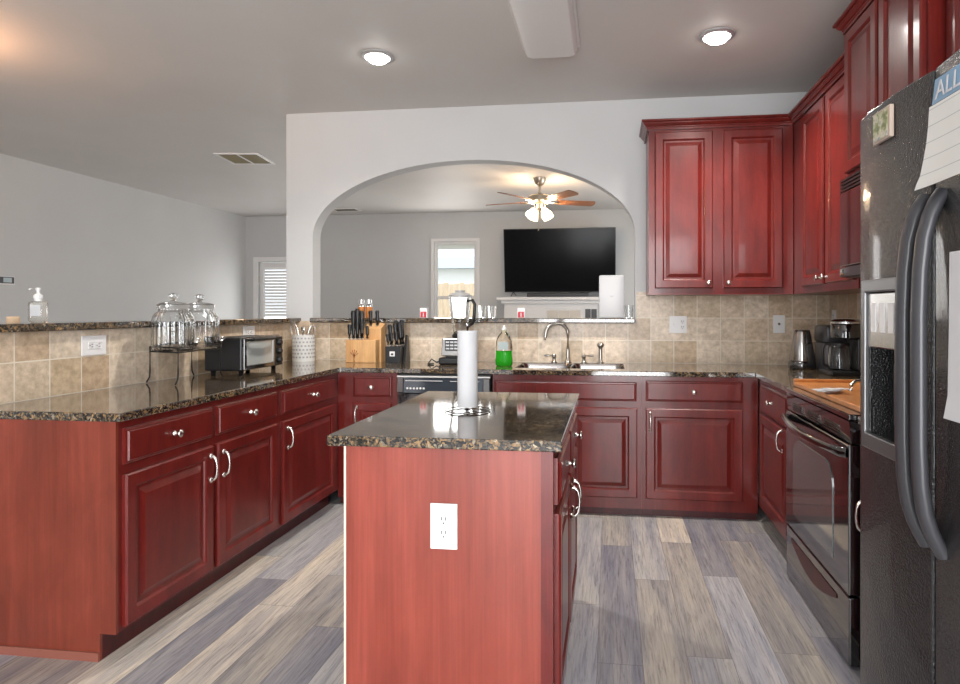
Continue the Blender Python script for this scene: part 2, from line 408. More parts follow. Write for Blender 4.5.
# window 1 (far wall, double hung)
b = BM(); fw = .045
for (x0, x1, z0, z1) in ((WX0, WX0+fw, WZ0, WZ1), (WX1-fw, WX1, WZ0, WZ1), (WX0+fw, WX1-fw, WZ1-fw, WZ1), (WX0+fw, WX1-fw, WZ0, WZ0+fw), (WX0+fw, WX1-fw, 1.475, 1.525)):
    box(b, x0, YF+.03, z0, x1, YF+.08, z1)
win = struct('window_1', b, M['white'])
b = BM(); casing(b, WX0, WX1, WZ0, WZ1, YF, .045); obj('casing', b, M['white'], win)
obj('pane', bx(WX0+fw, YF+.052, WZ0+fw, WX1-fw, YF+.058, WZ1-fw), M['pane'], win)
# door 1 (far wall, glazed with blinds)
b = BM(); st = .06
cells(b, [DX0+.02, DX0+.02+st, DX1-.02-st, DX1-.02], [0.005, .28, 2.0, DZ-.01], lambda i, j: not (i == 1 and j == 1), YF+.02, YF+.065, 'y')
dr = struct('door_1', b, M['white'])
b = BM(); casing(b, DX0, DX1, 0, DZ, YF, .075, .022, False); obj('casing', b, M['white'], dr)
obj('pane', bx(DX0+.02+st, YF+.05, .28, DX1-.02-st, YF+.056, 2.0), M['pane'], dr)
b = BM()
z = .31
while z < 1.97:
    vs = [b.verts.new(p) for p in ((DX0+.09, YF+.024, z), (DX1-.09, YF+.024, z), (DX1-.09, YF+.046, z+.040), (DX0+.09, YF+.046, z+.040))]; b.faces.new(vs)
    z += .050
box(b, DX0+.088, YF+.02, 1.965, DX1-.088, YF+.048, 2.0)
obj('blind', b, M['blind'], dr)
for z in (1.75, .95):
    obj('hinge', bx(DX0+.002, YF-.004, z, DX0+.018, YF+.02, z+.1), M['chrome'], dr)
b = BM(); lathe(b, [(.028, 0), (.028, .008), (.012, .012), (.012, .04), (.028, .05), (.028, .07), (.01, .08)], (DX1-.08, YF+.02, .96), 16, Matrix.Rotation(PI/2, 3, 'X')); obj('door_knob', b, M['chrome'], dr, smooth=40)
# unseen openings that let the day in
b = BM()
for x0, x1 in ((-2.45, -2.39), (-1.18, -1.12), (.10, .16), (1.36, 1.42)): box(b, x0, YK-.08, .02, x1, YK-.03, 2.58)
for x0, x1 in ((-2.39, -1.18), (-1.12, .10), (.16, 1.36)): box(b, x0, YK-.08, 2.52, x1, YK-.03, 2.58)
struct('door_2', b, M['white'])
b = BM()
for x0, x1 in ((-5.35, -5.29), (-3.91, -3.85)): box(b, x0, YK-.08, .75, x1, YK-.03, 2.58)
box(b, -5.29, YK-.08, 2.52, -3.91, YK-.03, 2.58); box(b, -5.29, YK-.08, .75, -3.91, YK-.03, .81); struct('window_2', b, M['white'])
b = BM()
for y0, y1 in ((5.6, 5.66), (7.07, 7.13), (8.54, 8.6)): box(b, XR+.03, y0, .6, XR+.08, y1, 2.35)
box(b, XR+.03, 5.6, 2.29, XR+.08, 8.6, 2.35); box(b, XR+.03, 5.6, .6, XR+.08, 8.6, .66); struct('window_3', b, M['white'])

# ------------------------------------------------------------------ cabinets
def panel_rings(b, x0, z0, x1, z1, rings):
    prev = None; first = None
    for ins, y in rings:
        r = [b.verts.new(p) for p in ((x0+ins, y, z0+ins), (x1-ins, y, z0+ins), (x1-ins, y, z1-ins), (x0+ins, y, z1-ins))]
        if prev:
            for i in range(4): b.faces.new((prev[i], prev[(i+1) % 4], r[(i+1) % 4], r[i]))
        else: first = r
        prev = r
    b.faces.new(prev); b.faces.new(list(reversed(first)))
DOOR = [(0, 0), (0, -.013), (.006, -.020), (.050, -.020), (.056, -.015), (.060, -.009), (.071, -.009), (.096, -.018), (.100, -.018)]
DRAW = [(0, 0), (0, -.010), (.005, -.013), (.011, -.014), (.015, -.020)]
def build_knob():
    b = BM(); lathe(b, [(.011, 0), (.009, .004), (.006, .008), (.006, .016), (.013, .020), (.0165, .025), (.0155, .030), (.009, .034), (0.0001, .0345)], seg=16, mtx=Matrix.Rotation(PI/2, 3, 'X')); return b
def build_pull():
    b = BM()
    pts = [(0, -.004, -.052), (0, -.018, -.050), (0, -.028, -.040), (0, -.033, -.022), (0, -.035, 0), (0, -.033, .022), (0, -.028, .040), (0, -.018, .050), (0, -.004, .052)]
    tube(b, pts, [.0075, .007, .006, .005, .0046, .005, .006, .007, .0075], 10)
    for z in (-.054, .054): lathe(b, [(.0001, -.012), (.008, -.009), (.011, 0), (.008, .009), (.0001, .012)], (0, -.006, z), 10, Matrix.Scale(.55, 3, Vector((0, 1, 0))))
    return b
KNOB = None; PULL = None
def put(kind, parent, x, z, y=-.020):
    global KNOB, PULL
    if kind == 'knob':
        if KNOB is None: KNOB = obj('knob', build_knob(), M['chrome'], parent, (x, y, z), smooth=50)
        else: share('knob', KNOB, parent, (x, y, z))
    else:
        if PULL is None: PULL = obj('handle', build_pull(), M['chrome'], parent, (x, y, z), smooth=50)
        else: share('handle', PULL, parent, (x, y, z))
def fronts(root, lst):
    for f in lst:
        kind, x0, x1, z0, z1 = f[:5]
        b = BM(); panel_rings(b, x0, z0, x1, z1, DOOR if kind == 'door' else DRAW)
        o = obj(kind, b, M['cab'], root)
        for hk in f[5:]: put(hk[0], o, hk[1], hk[2])
def cabinet(name, label, loc, rot, W, D, z0, z1, lst, toe=None, cat='cabinet', group=None, x0=0.0, bodies=None):
    r = thing(name, label, cat, loc, rot, group)
    b = BM()
    for bb in (bodies or [(x0, 0, z0, W, D, z1)]): box(b, *bb)
    obj('body', b, M['cab'], r)
    if toe is not None:
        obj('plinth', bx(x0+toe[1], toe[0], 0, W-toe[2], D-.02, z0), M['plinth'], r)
    fronts(r, lst); return r
ZT = .881
# peninsula (faces +X): local x -> +Y
RP = PI/2; XP = -1.797; Y0 = 2.068
def py(y): return y-Y0
pen1 = cabinet('base_cabinet', 'two-door two-drawer red base cabinet at the open end of the left peninsula', (XP, Y0, 0), RP, 1.099, .622, .1, ZT,
  [('drawer', py(2.086), py(2.597), .717, .852, ('knob', py(2.342), .784)), ('drawer', py(2.629), py(3.143), .717, .852, ('knob', py(2.886), .784)),
   ('door', py(2.086), py(2.597), .116, .680, ('handle', py(2.568), .584)), ('door', py(2.629), py(3.143), .116, .680, ('handle', py(2.660), .584))], (.064, 0, 0))
b = BM(); prism(b, [(-.001, .1), (-.001, ZT), (.622, ZT), (.622, 0), (.064, 0), (.064, .1)], -.012, -.0005, 'x'); obj('end_panel', b, M['panel_shaded'], pen1)
obj('shoe_moulding', bx(-.020, .064, 0, -.0125, .622, .032), M['mold'], pen1)
pen2 = cabinet('base_cabinet', 'single-door red base cabinet of the left peninsula, beside the inner corner', (XP, 3.168, 0), RP, .76, .622, .1, ZT,
  [('drawer', .032, .692, .717, .848, ('knob', .375, .784)), ('door', .032, .692, .112, .680, ('handle', .070, .584))], (.064, 0, 0))
# back run (faces -Y)
YFc = 3.924
cabinet('base_cabinet', 'narrow red base cabinet with one drawer between corner and dishwasher', (-1.795, YFc, 0), 0, .410, .61, .05, ZT,
  [('drawer', .111, .375, .722, .858, ('knob', .243, .787)), ('door', .107, .375, .12, .683, ('handle', .14, .6))], (.035, 0, 0))
cabinet('sink_cabinet', 'wide red sink base cabinet with long false drawer front', (-.748, YFc, 0), 0, .945, .61, .05, ZT,
  [('drawer', .013, .915, .724, .842), ('door', .013, .449, .119, .683, ('handle', .415, .6)), ('door', .479, .919, .119, .683, ('handle', .513, .6))], (.035, 0, 0),
  bodies=[(0, 0, .05, .945, .02, ZT), (0, .02, .05, .018, .61, ZT), (.927, .02, .05, .945, .61, ZT), (.018, .02, .05, .927, .61, .07), (.018, .592, .07, .927, .61, ZT)])
cabinet('base_cabinet', 'red base cabinet with single wide door and drawer right of the sink cabinet', (.1975, YFc, 0), 0, .700, .61, .05, ZT,
  [('drawer', .026, .611, .726, .854, ('knob', .316, .790)), ('door', .026, .611, .119, .683, ('handle', .052, .600))], (.035, 0, 0))
# right run (faces -X): local x -> -Y
XRF = .905
def ry(y, base): return base-y
cabinet('base_cabinet', 'red corner base cabinet between the back run and the range', (XRF, 4.53, 0), -PI/2, 1.372, .61, .1, ZT,
  [('drawer', .705, 1.265, .692, .853, ('knob', .985, .780)), ('door', .705, 1.272, .147, .680, ('handle', 1.215, .620))], (.05, .607, 0), x0=.607,
  bodies=[(.607, 0, .1, 1.376, .61, ZT)])
cabinet('base_cabinet', 'red base cabinet between the range and the refrigerator', (XRF, 2.34, 0), -PI/2, .68, .61, .1, ZT,
  [('drawer', .03, .65, .717, .853, ('knob', .34, .785)), ('door', .03, .65, .12, .680, ('handle', .065, .575))], (.05, 0, 0))
# upper cabinets
CROWN = [(0, -.012), (.011, -.012), (.011, 0), (.015, .004), (.015, .010), (.022, .013), (.034, .027), (.034, .033), (.042, .035), (.047, .041), (.047, .050), (0, .050)]
def crown(b, path, z):
    rings = [[b.verts.new((p[0]+m[0]*o, p[1]+m[1]*o, z+h)) for o, h in CROWN] for p, m in path]
    n = len(CROWN)
    for A, B in zip(rings[:-1], rings[1:]):
        for i in range(n): b.faces.new((A[i], A[(i+1) % n], B[(i+1) % n], B[i]))
    b.faces.new(rings[0]); b.faces.new(list(reversed(rings[-1])))
def upper(label, loc, rot, W, D, z0, z1, lst, path, x0=0):
    r = thing('wall_cabinet', label, 'cabinet', loc, rot)
    obj('body', bx(x0, 0, z0, W, D, z1), M['cab'], r); fronts(r, lst)
    b = BM()
    inv = Matrix.Translation(loc) @ Matrix.Rotation(rot, 4, 'Z'); inv.invert()
    crown(b, path, z1-.002); b.transform(inv); obj('crown_moulding', b, M['cab'], r); return r
upper('two-door red wall cabinet on the back wall right of the arch', (.26, 4.21, 0), 0, .926, .331, 1.398, 2.512,
  [('door', .040, .415, 1.440, 2.480, ('knob', .385, 1.475)), ('door', .483, .856, 1.440, 2.480, ('knob', .513, 1.475))],
  [((.258, 4.541), (-1, 0)), ((.258, 4.208), (-1, -1)), ((1.188, 4.208), (-1, -1))])
upper('two-door red wall cabinet on the right wall above the coffee maker', (1.19, 4.54, 0), -PI/2, 1.386, .331, 1.398, 2.512,
  [('door', .545, .935, 1.440, 2.480, ('knob', .905, 1.475)), ('door', .975, 1.362, 1.440, 2.480, ('knob', 1.005, 1.475))],
  [((1.188, 4.208), (-1, -1)), ((1.188, 3.154), (-1, 0))])
upper('short deep red wall cabinet above the microwave', (1.134, 3.15, 0), -PI/2, .772, .387, 1.925, 2.640,
  [('door', .018, .374, 1.945, 2.612, ('knob', .345, 1.98)), ('door', .400, .754, 1.945, 2.612, ('knob', .43, 1.98))],
  [((1.188, 3.152), (0, 1)), ((1.132, 3.152), (-1, 1)), ((1.132, 2.376), (-1, -1)), ((1.17, 2.376), (0, -1))])
upper('tall red wall cabinet nearest the camera, partly hidden by the refrigerator', (1.19, 2.374, 0), -PI/2, .75, .331, 1.398, 2.640,
  [('door', .045, .36, 1.440, 2.608, ('knob', .33, 1.475)), ('door', .385, .72, 1.440, 2.608, ('knob', .41, 1.475))],
  [((1.188, 2.33), (-1, 0)), ((1.188, 1.623), (-1, -1)), ((1.523, 1.623), (0, -1))])
# island (faces +X)
isl = cabinet('kitchen_island', 'red kitchen island cabinet with an outlet on its end panel', (-.163, 1.80, 0), PI/2, .985, .627, .1, ZT,
  [('drawer', .030, .478, .712, .850, ('knob', .254, .782)), ('drawer', .507, .955, .712, .850, ('knob', .731, .782)),
   ('door', .030, .478, .118, .685, ('handle', .448, .595)), ('door', .507, .955, .118, .685, ('handle', .537, .595))], (.06, 0, 0), 'island')
b = BM(); prism(b, [(0, .1), (0, ZT), (.629, ZT), (.629, 0), (.05, 0), (.05, .1)], -.012, -.0005, 'x'); obj('end_panel', b, M['panel'], isl)
obj('edge_strip', bx(-.013, .6295, 0, .0, .636, ZT), M['edge'], isl, label='pale worn edge strip')
obj('corner_stile', bx(-.016, .0, .1, -.0125, .035, ZT), M['cab'], isl)

# ------------------------------------------------------------------ worktops
SX0, SX1, SY0, SY1 = -.625, .095, 4.035, 4.43
b = BM()
cells(b, [-2.42, -1.771, SX0, SX1, .879, 1.514], [2.046, 3.156, 3.8965, SY0, SY1, 4.529],
      lambda i, j: (i == 0) or (i == 4 and j >= 1) or (j >= 2 and not (i == 2 and j == 3)), .882, .914)
tag(obj('worktop', b, M['granite'], bev=.004), 'dark speckled granite worktop running round the peninsula, sink and back corner', 'countertop')
tag(obj('worktop', bx(.879, 1.66, .882, 1.514, 2.34, .914), M['granite'], bev=.004), 'short granite worktop between the range and the refrigerator', 'countertop')
tag(obj('island_top', bx(-.845, 1.766, .882, -.135, 2.81, .914), M['granite'], bev=.004), 'polished dark granite top of the kitchen island', 'countertop')
tag(obj('bar_ledge', bx(-2.72, 1.95, 1.202, -2.38, 4.66, 1.236), M['granite'], bev=.005), 'long granite bar ledge capping the peninsula half wall', 'ledge')
tag(obj('bar_ledge', bx(-2.272, 4.465, 1.202, .179, 4.70, 1.236), M['granite'], bev=.005), 'granite ledge along the bottom of the arch', 'ledge')

# sink
sk = thing('kitchen_sink', 'stainless double-bowl sink set in the back worktop', 'sink', (-.265, 4.23, .914))
b = BM()
def bowl(b, x0, x1, y0, y1, zt, zb):
    n = 6; r = .05
    def rr(ins, z, rad):
        pts = []
        for cx, cy, a0 in ((x1-ins-rad, y1-ins-rad, 0), (x0+ins+rad, y1-ins-rad, PI/2), (x0+ins+rad, y0+ins+rad, PI), (x1-ins-rad, y0+ins+rad, 1.5*PI)):
            for i in range(n+1):
                a = a0+PI/2*i/n; pts.append(b.verts.new((cx+rad*math.cos(a), cy+rad*math.sin(a), z)))
        return pts
    rings = [rr(0, zt, r), rr(.006, zt-.02, r), rr(.012, zb+.03, r), rr(.04, zb, r)]
    for A, B in zip(rings[:-1], rings[1:]):
        m = len(A)
        for i in range(m): b.faces.new((A[i], A[(i+1) % m], B[(i+1) % m], B[i]))
    b.faces.new(rings[-1])
bowl(b, -.358, -.012, -.195, .195, -.003, -.20); bowl(b, .012, .358, -.195, .195, -.003, -.20)
obj('bowl', b, M['ksteel'], sk, smooth=40)
obj('divider', bx(-.0115, -.19, -.06, .0115, .19, -.012, bev=.004), M['ksteel'], sk)
for x in (-.18, .18):
    b = BM(); lathe(b, [(.04, 0), (.04, .003), (.03, .004), (.02, .001)], (x, 0, -.199), 16); obj('drain', b, M['dsteel'], sk, smooth=40)
# faucet
YFt = 4.475; ZR = .9143
fa = thing('faucet', 'brushed nickel gooseneck faucet behind the sink', 'faucet', (-.30, YFt, ZR))
b = BM(); lathe(b, [(.026, 0), (.026, .006), (.017, .014), (.015, .04), (.013, .05), (.012, .10)], seg=18)
pts = [(0, 0, .10), (0, 0, .21)]
for i in range(1, 15):
    a = PI*i/14*1.02; pts.append((-.078+.078*math.cos(a), -.05*(1-math.cos(a))*.5, .21+.075*math.sin(a)))
e = pts[-1]; pts.append((e[0]-.004, e[1], e[2]-.02)); 
tube(b, pts, [.012]*(len(pts)-1)+[.0125], 12); cyl(b, pts[-1], (pts[-1][0]-.003, pts[-1][1], pts[-1][2]-.018), .015, .014)
obj('spout', b, M['nickel'], fa, smooth=50)
for x, sgn in ((-.10, -1), (.115, 1)):
    b = BM(); lathe(b, [(.022, 0), (.022, .005), (.013, .012), (.012, .035), (.017, .042), (.015, .058), (.006, .064), (.0001, .065)], (x, 0, 0), 16)
    tube(b, [(x, 0, .050), (x+sgn*.03, -.008, .052), (x+sgn*.065, -.012, .054), (x+sgn*.072, -.012, .054)], [.006, .005, .008, .004], 10)
    obj('handle', b, M['nickel'], fa, smooth=50)
sp = BM(); lathe(sp, [(.024, 0), (.024, .005), (.015, .012), (.013, .03), (.013, .10), (.014, .112), (.024, .120), (.026, .132), (.016, .146), (.0001, .149)], seg=18)
tag(obj('sprayer', sp, M['nickel'], loc=(-.065, YFt, ZR), smooth=50), 'brushed nickel side sprayer standing right of the faucet', 'sprayer')

# ------------------------------------------------------------------ dishwasher
dw = thing('dishwasher', 'black dishwasher built in under the back worktop', 'dishwasher', (-1.383, 3.905, 0))
obj('body', bx(.002, .02, .09, .624, .6, .875), M['black'], dw)
obj('door', bx(.004, 0, .10, .622, .0195, .752, bev=.004), M['gloss'], dw)
b = BM(); prism(b, [(-.012, .757), (.019, .757), (.019, .855), (-.004, .855)], .05, .575, 'x'); obj('control_panel', b, M['bluegrey'], dw)
obj('top_trim', bx(.004, -.008, .857, .622, .0195, .866), M['white'], dw, label='pale trim strip above the controls')
for x0, x1 in ((.004, .049), (.576, .622)): obj('end_cap', bx(x0, -.012, .757, x1, .019, .855, bev=.004), M['dsteel'], dw)
b = BM(); box(b, .06, -.009, .832, .31, -.002, .838); box(b, .36, -.009, .832, .42, -.002, .836); box(b, .45, -.009, .832, .55, -.002, .836)
obj('indicator_strip', b, M['steel'], dw)
b = BM()
for i in range(6): lathe(b, [(.007, 0), (.007, .004), (.004, .006)], (.075+.022*i, -.010, .785), 10, Matrix.Rotation(PI/2, 3, 'X'))
obj('button', b, M['plastic'], dw)
obj('kick_plate', bx(.01, .045, 0, .615, .6, .089), M['black'], dw)

# ------------------------------------------------------------------ range
rg = thing('range', 'black slide-in kitchen range with a glass oven door on the right wall', 'stove', (.864, 3.148, 0), -PI/2)
RW = .804
obj('body', bx(.002, .03, .03, RW-.002, .635, .893), M['black'], rg)
obj('cooktop', bx(0, -.012, .894, RW, .638, .916, bev=.004), M['gloss'], rg)
# oven door with a window opening
def rounded_window(x0, x1, z0, z1, r=.09, n=8):
    pts = [(x0, z0), (x1, z0)]
    for cx, a0 in ((x1-r, 0), (x0+r, PI/2)):
        for i in range(n+1):
            a = a0+PI/2*i/n; pts.append((cx+r*math.cos(a), z1-r+r*math.sin(a)))
    return pts
obj('oven_door', bx(.004, -.012, .262, RW-.004, .0295, .806, bev=.006), M['gloss'], rg)
b = BM(); prism(b, rounded_window(.13, .645, .34, .70), -.0155, -.0125, 'y'); obj('oven_window', b, M['ovenglass'], rg)
b = BM()
hp = [(.02+.0, -.014, .775)]
for i in range(13):
    t = i/12; hp.append((.03+(RW-.06)*t, -.03-.04*math.sin(PI*t), .775))
hp.append((RW-.02, -.014, .775))
tube(b, hp, .017, 10, sx=.8, sy=1.1); obj('oven_handle', b, M['gloss'], rg, smooth=50)
b = BM(); prism(b, [(-.004, .812), (.0295, .812), (.0295, .890), (-.010, .890)], .004, RW-.004, 'x'); obj('front_panel', b, M['gloss'], rg)
b = BM()
for x0, x1 in ((.09, .26), (.31, .47), (.52, .69)):
    for z in (.822, .832, .842, .852): box(b, x0, -.0125, z, x1, -.009, z+.004)
obj('vent_slots', b, M['dsteel'], rg)
obj('drawer', bx(.004, -.010, .008, RW-.004, .0295, .256, bev=.006), M['gloss'], rg)
b = BM(); pl = [(.09+.59*i/16, .215) for i in range(17)]+[(.68-.59*i/16, .20-.062*math.sin(PI*i/16)) for i in range(17)]
prism(b, pl, -.013, -.0105, 'y'); obj('drawer_grip', b, M['plinth'], rg, label='dark red curved finger grip')
for x in (.05, RW-.05):
    for y in (.08, .58):
        b = BM(); cyl(b, (x, y, 0), (x, y, .0295), .018, .014, 12); obj('foot', b, M['black'], rg)

# wooden stove cover board with things on it
bd = thing('stove_cover_board', 'honey-coloured wooden board covering the range cooktop', 'board', (1.19, 2.76, .9162))
obj('panel', bx(-.285, -.38, 0, .285, .455, .022, bev=.004), M['board'], bd)
obj('back_rail', bx(-.285, .425, .0222, .285, .455, .036, bev=.003), M['board'], bd)
obj('side_rail', bx(-.045, -.38, .0222, .285, -.30, .036, bev=.003), M['board'], bd)
b = BM(); tube(b, [(-.145, .10, .022), (-.14, .105, .045), (-.12, .115, .062), (-.08, .12, .066), (-.02, .12, .066), (.02, .115, .05), (.03, .11, .022)], .009, 10)
obj('handle', b, M['chrome'], bd, smooth=50)
pp = BM()
for k in range(7):
    a = random.uniform(0, 3); cx, cy = random.uniform(-.08, .08), random.uniform(-.05, .05)
    pts = [(cx+.045*math.cos(a+q)*random.uniform(.6, 1.2), cy+.035*math.sin(a+q)*random.uniform(.6, 1.2)) for q in [i*PI/4 for i in range(8)]]
    prism(pp, pts, .0005+.003*k, .003+.003*k+random.uniform(0, .002))
tag(obj('paper_scraps', pp, M['paper'], loc=(.985, 2.80, .9384)), 'white crumpled paper scraps lying on the wooden stove board', 'paper')

# ------------------------------------------------------------------ microwave
mw = thing('microwave', 'black over-the-range microwave under the short deep cabinet', 'microwave', (1.10, 3.146, 1.445), -PI/2)
obj('body', bx(0, .03, 0, .766, .42, .475), M['black'], mw)
obj('door', bx(.004, 0, .055, .575, .0295, .405, bev=.004), M['gloss'], mw)
obj('control_panel', bx(.58, 0, .055, .762, .0295, .405, bev=.004), M['charcoal'], mw)
b = BM()
for k in range(4): box(b, .004, .0, .41+.016*k, .762, .0295, .420+.016*k)
obj('vent_grille', b, M['black'], mw)
obj('bottom_trim', bx(.004, 0, .004, .762, .0295, .05, bev=.004), M['charcoal'], mw)
b = BM(); lathe(b, [(.016, 0), (.016, .010), (.010, .014), (.0001, .014)], (.045, -.0005, .028), 14, Matrix.Rotation(PI/2, 3, 'X')); obj('light_knob', b, M['steel'], mw, smooth=40)
b = BM(); tube(b, [(.535, -.001, .09), (.535, -.035, .11), (.535, -.04, .23), (.535, -.035, .35), (.535, -.001, .37)], .011, 10); obj('handle', b, M['gloss'], mw, smooth=50)

# ------------------------------------------------------------------ refrigerator (faces -X)
fr = thing('refrigerator', 'tall black side-by-side refrigerator with bowed handles at the right', 'refrigerator', (.594, 1.566, 0), -PI/2+.032)
FW = .905; SPL = .318
obj('body', bx(.006, .07, .03, FW-.006, .80, 1.725), M['black'], fr)
DXa, DXb, DZa, DZb = .042, .218, .975, 1.358          # dispenser outer frame
def contour(b, x0, x1, d):
    for v in b.verts:
        if v.co.y < .01: v.co.y -= d*(1-((v.co.x-(x0+x1)/2)/((x1-x0)/2))**2)
us = sorted({0, .012, .03, DXa+.02, .08, .10, .125, .15, .175, DXb-.02, .225, .26, .29, SPL-.004}); ia, ib = us.index(DXa+.02), us.index(DXb-.02)
b = BM(); cells(b, us, [.06, DZa+.02, DZb-.02, 1.742], lambda i, j: not (ia <= i < ib and j == 1), 0, .066, 'y'); contour(b, 0, SPL-.004, .011)
fd = obj('freezer_door', b, M['fridge'], fr, smooth=30, bev=.004)
b = BM(); n_ = 18; cells(b, [SPL+.004+(FW-SPL-.004)*i/n_ for i in range(n_+1)], [.06, 1.742], lambda i, j: True, 0, .066, 'y'); contour(b, SPL+.004, FW, .014)
rd = obj('fridge_door', b, M['fridge'], fr, smooth=30, bev=.004)
ds = obj('dispenser', bx(DXa+.021, .055, DZa+.021, DXb-.021, .0655, DZb-.021), M['gloss'], fr)
b = BM(); cells(b, [DXa, DXa+.018, DXb-.018, DXb], [DZa, DZa+.035, DZb-.028, DZb], lambda i, j: not (i == 1 and j == 1), -.0155, -.001, 'y')
obj('bezel', b, M['bezel'], ds, bev=.003)
obj('control_panel', bx(DXa+.022, -.009, 1.205, DXb-.022, .05, DZb-.030, bev=.003), M['steel'], ds)
b = BM()
for k in range(3): box(b, DXa+.04+.04*k, -.0105, 1.24, DXa+.062+.04*k, -.0091, 1.305)
obj('button', b, M['plastic'], ds)
obj('paddle', bx(.085, .035, 1.03, .16, .052, 1.17, bev=.004), M['charcoal'], ds)
obj('drip_tray', bx(DXa+.022, .0, DZa+.0215, DXb-.022, .054, DZa+.032), M['steel'], ds)
def bow(x):
    b = BM(); zs = [1.505, 1.488, 1.46, 1.42, 1.36, 1.28, 1.15, 1.04, .97, .92, .885, .86, .842]
    ys = [-.002, -.014, -.026, -.036, -.042, -.045, -.045, -.045, -.042, -.035, -.024, -.012, -.002]
    tube(b, [(x, y, z) for y, z in zip(ys, zs)], .017, 12, sx=1.0, sy=.75, ref=Vector((1, 0, 0)))
    return b
obj('handle', bow(SPL-.022), M['charcoal'], fr, smooth=60); obj('handle', bow(SPL+.036), M['charcoal'], fr, smooth=60)
for x in (.03, FW-.03): obj('hinge_cover', bx(x-.02, .012, 1.7425, x+.02, .085, 1.758, bev=.003), M['steel'], fr)
obj('kick_grille', bx(.01, .06, 0, FW-.01, .79, .0295), M['black'], fr)
FM = Matrix.Translation((.594, 1.566, 0)) @ Matrix.Rotation(-PI/2+.032, 4, 'Z')
def on_fridge(o, x, y, z):
    o.matrix_world = FM @ Matrix.Translation((x, y, z)); return o
mg = thing('photo_magnet', 'small framed snapshot magnet high on the freezer door', 'magnet'); on_fridge(mg, .114, -.0108, 1.652)
obj('frame', bx(0, -.010, 0, .078, -.0005, .068, bev=.002), mat('pale_frame', (.42, .33, .27), .5), mg)
obj('picture', bx(.005, -.0115, .005, .069, -.0102, .063), M['snap'], mg)
# calendar hanging at the top of the right door, its lower edge lying over the handles
ca = thing('calendar', 'paper wall calendar hung on the refrigerator door above the handles', 'calendar'); on_fridge(ca, SPL+.046, -.0145, 1.505)
def sheet(b, x0, x1, prof, th=.0012, ripple=0.0):
    nx = 10; rows = []
    for (y, z) in prof:
        rows.append([(x0+(x1-x0)*i/nx, y+ripple*math.sin(i*1.1)*(1-(z/.2)), z) for i in range(nx+1)])
    F = [[b.verts.new(p) for p in r] for r in rows]; K = [[b.verts.new((p[0], p[1]+th, p[2])) for p in r] for r in rows]
    for A, s in ((F, 1), (K, -1)):
        for i in range(len(A)-1):
            for j in range(nx): b.faces.new((A[i][j], A[i][j+1], A[i+1][j+1], A[i+1][j]))
    bd_f = F[0]+[r[-1] for r in F[1:]]+list(reversed(F[-1][:-1]))+[r[0] for r in reversed(F[1:-1])]
    bd_k = K[0]+[r[-1] for r in K[1:]]+list(reversed(K[-1][:-1]))+[r[0] for r in reversed(K[1:-1])]
    for i in range(len(bd_f)): b.faces.new((bd_f[i], bd_f[(i+1) % len(bd_f)], bd_k[(i+1) % len(bd_k)], bd_k[i]))
b = BM(); sheet(b, -.018, .30, [(-.034, .004), (-.030, .016), (-.024, .03), (-.018, .06), (-.013, .09), (-.010, .12), (-.008, .156)], ripple=.002); obj('page', b, M['cal'], ca, smooth=60)
b = BM(); sheet(b, -.008, .30, [(-.0085, .157), (-.006, .175), (-.003, .203)], .0012, .0); obj('header', b, M['calhead'], ca)
fc = bpy.data.curves.new('txt', 'FONT'); fc.body = 'ALL'; fc.size = .046; fc.extrude = .0004
to = bpy.data.objects.new('txt', fc); C.objects.link(to); bpy.context.view_layer.update()
tm = bpy.data.meshes.new_from_object(to.evaluated_get(bpy.context.evaluated_depsgraph_get())); bpy.data.objects.remove(to)
tm.materials.clear(); tm.materials.append(M['paper'])
tx = bpy.data.objects.new('lettering', tm); C.objects.link(tx); tx.parent = ca; tx.location = (.004, -.0098, .163); tx.rotation_euler = (PI/2-.06, 0, 0)
nt = thing('note_paper', 'blank white sheet on the refrigerator door right of the handles', 'paper'); on_fridge(nt, SPL+.085, -.0165, 1.10)
b = BM(); sheet(b, 0, .2, [(-.012, 0), (-.005, .04), (-.003, .16), (-.002, .29)], .001); obj('sheet', b, M['paper'], nt, smooth=60)

# ------------------------------------------------------------------ outlets and switches
def outlet(label, loc, rotz, w, h, kind, horiz=False, tilt=None):
    r = thing('wall_plate', label, 'outlet', loc, rotz)
    obj('plate', bx(-w/2, -.006, -h/2, w/2, 0, h/2, bev=.002), M['plastic'], r)
    def recep(cx, cz):
        b = BM(); n = 20
        box(b, cx-.015, -.0085, cz-.015, cx+.015, -.0062, cz+.015, bev=.004); obj('socket', b, M['white'], r)
        b = BM()
        A = [(-.006, .004), (.006, .004)] ; 
        for dx, dz in A:
            if horiz: box(b, cx+dz-.005, -.0095, cz+dx-.0012, cx+dz+.005, -.0086, cz+dx+.0012)
            else: box(b, cx+dx-.0012, -.0095, cz+dz-.005, cx+dx+.0012, -.0086, cz+dz+.005)
        if horiz: box(b, cx-.011, -.0095, cz-.002, cx-.007, -.0086, cz+.002)
        else: box(b, cx-.002, -.0095, cz-.011, cx+.002, -.0086, cz-.007)
        obj('slots', b, M['rubber'], r)
    def toggle(cx):
        obj('toggle', bx(cx-.005, -.018, -.010, cx+.005, -.0062, .012, bev=.002), M['white'], r)
    if kind == 'duplex':
        for s in (-1, 1): recep(*((s*.02, 0) if horiz else (0, s*.02)))
    elif kind == 'combo':
        toggle(-.03)
        for s in (-1, 1): recep(.03, s*.02)
    elif kind == 'jack':
        b = BM(); lathe(b, [(.009, 0), (.009, .004), (.005, .008), (.005, .012)], (0, -.0062, 0), 12, Matrix.Rotation(PI/2, 3, 'X')); obj('jack', b, M['chrome'], r)
    return r
outlet('white duplex outlet on the end panel of the island', (-.487, 1.787, .650), 0, .082, .135, 'duplex')
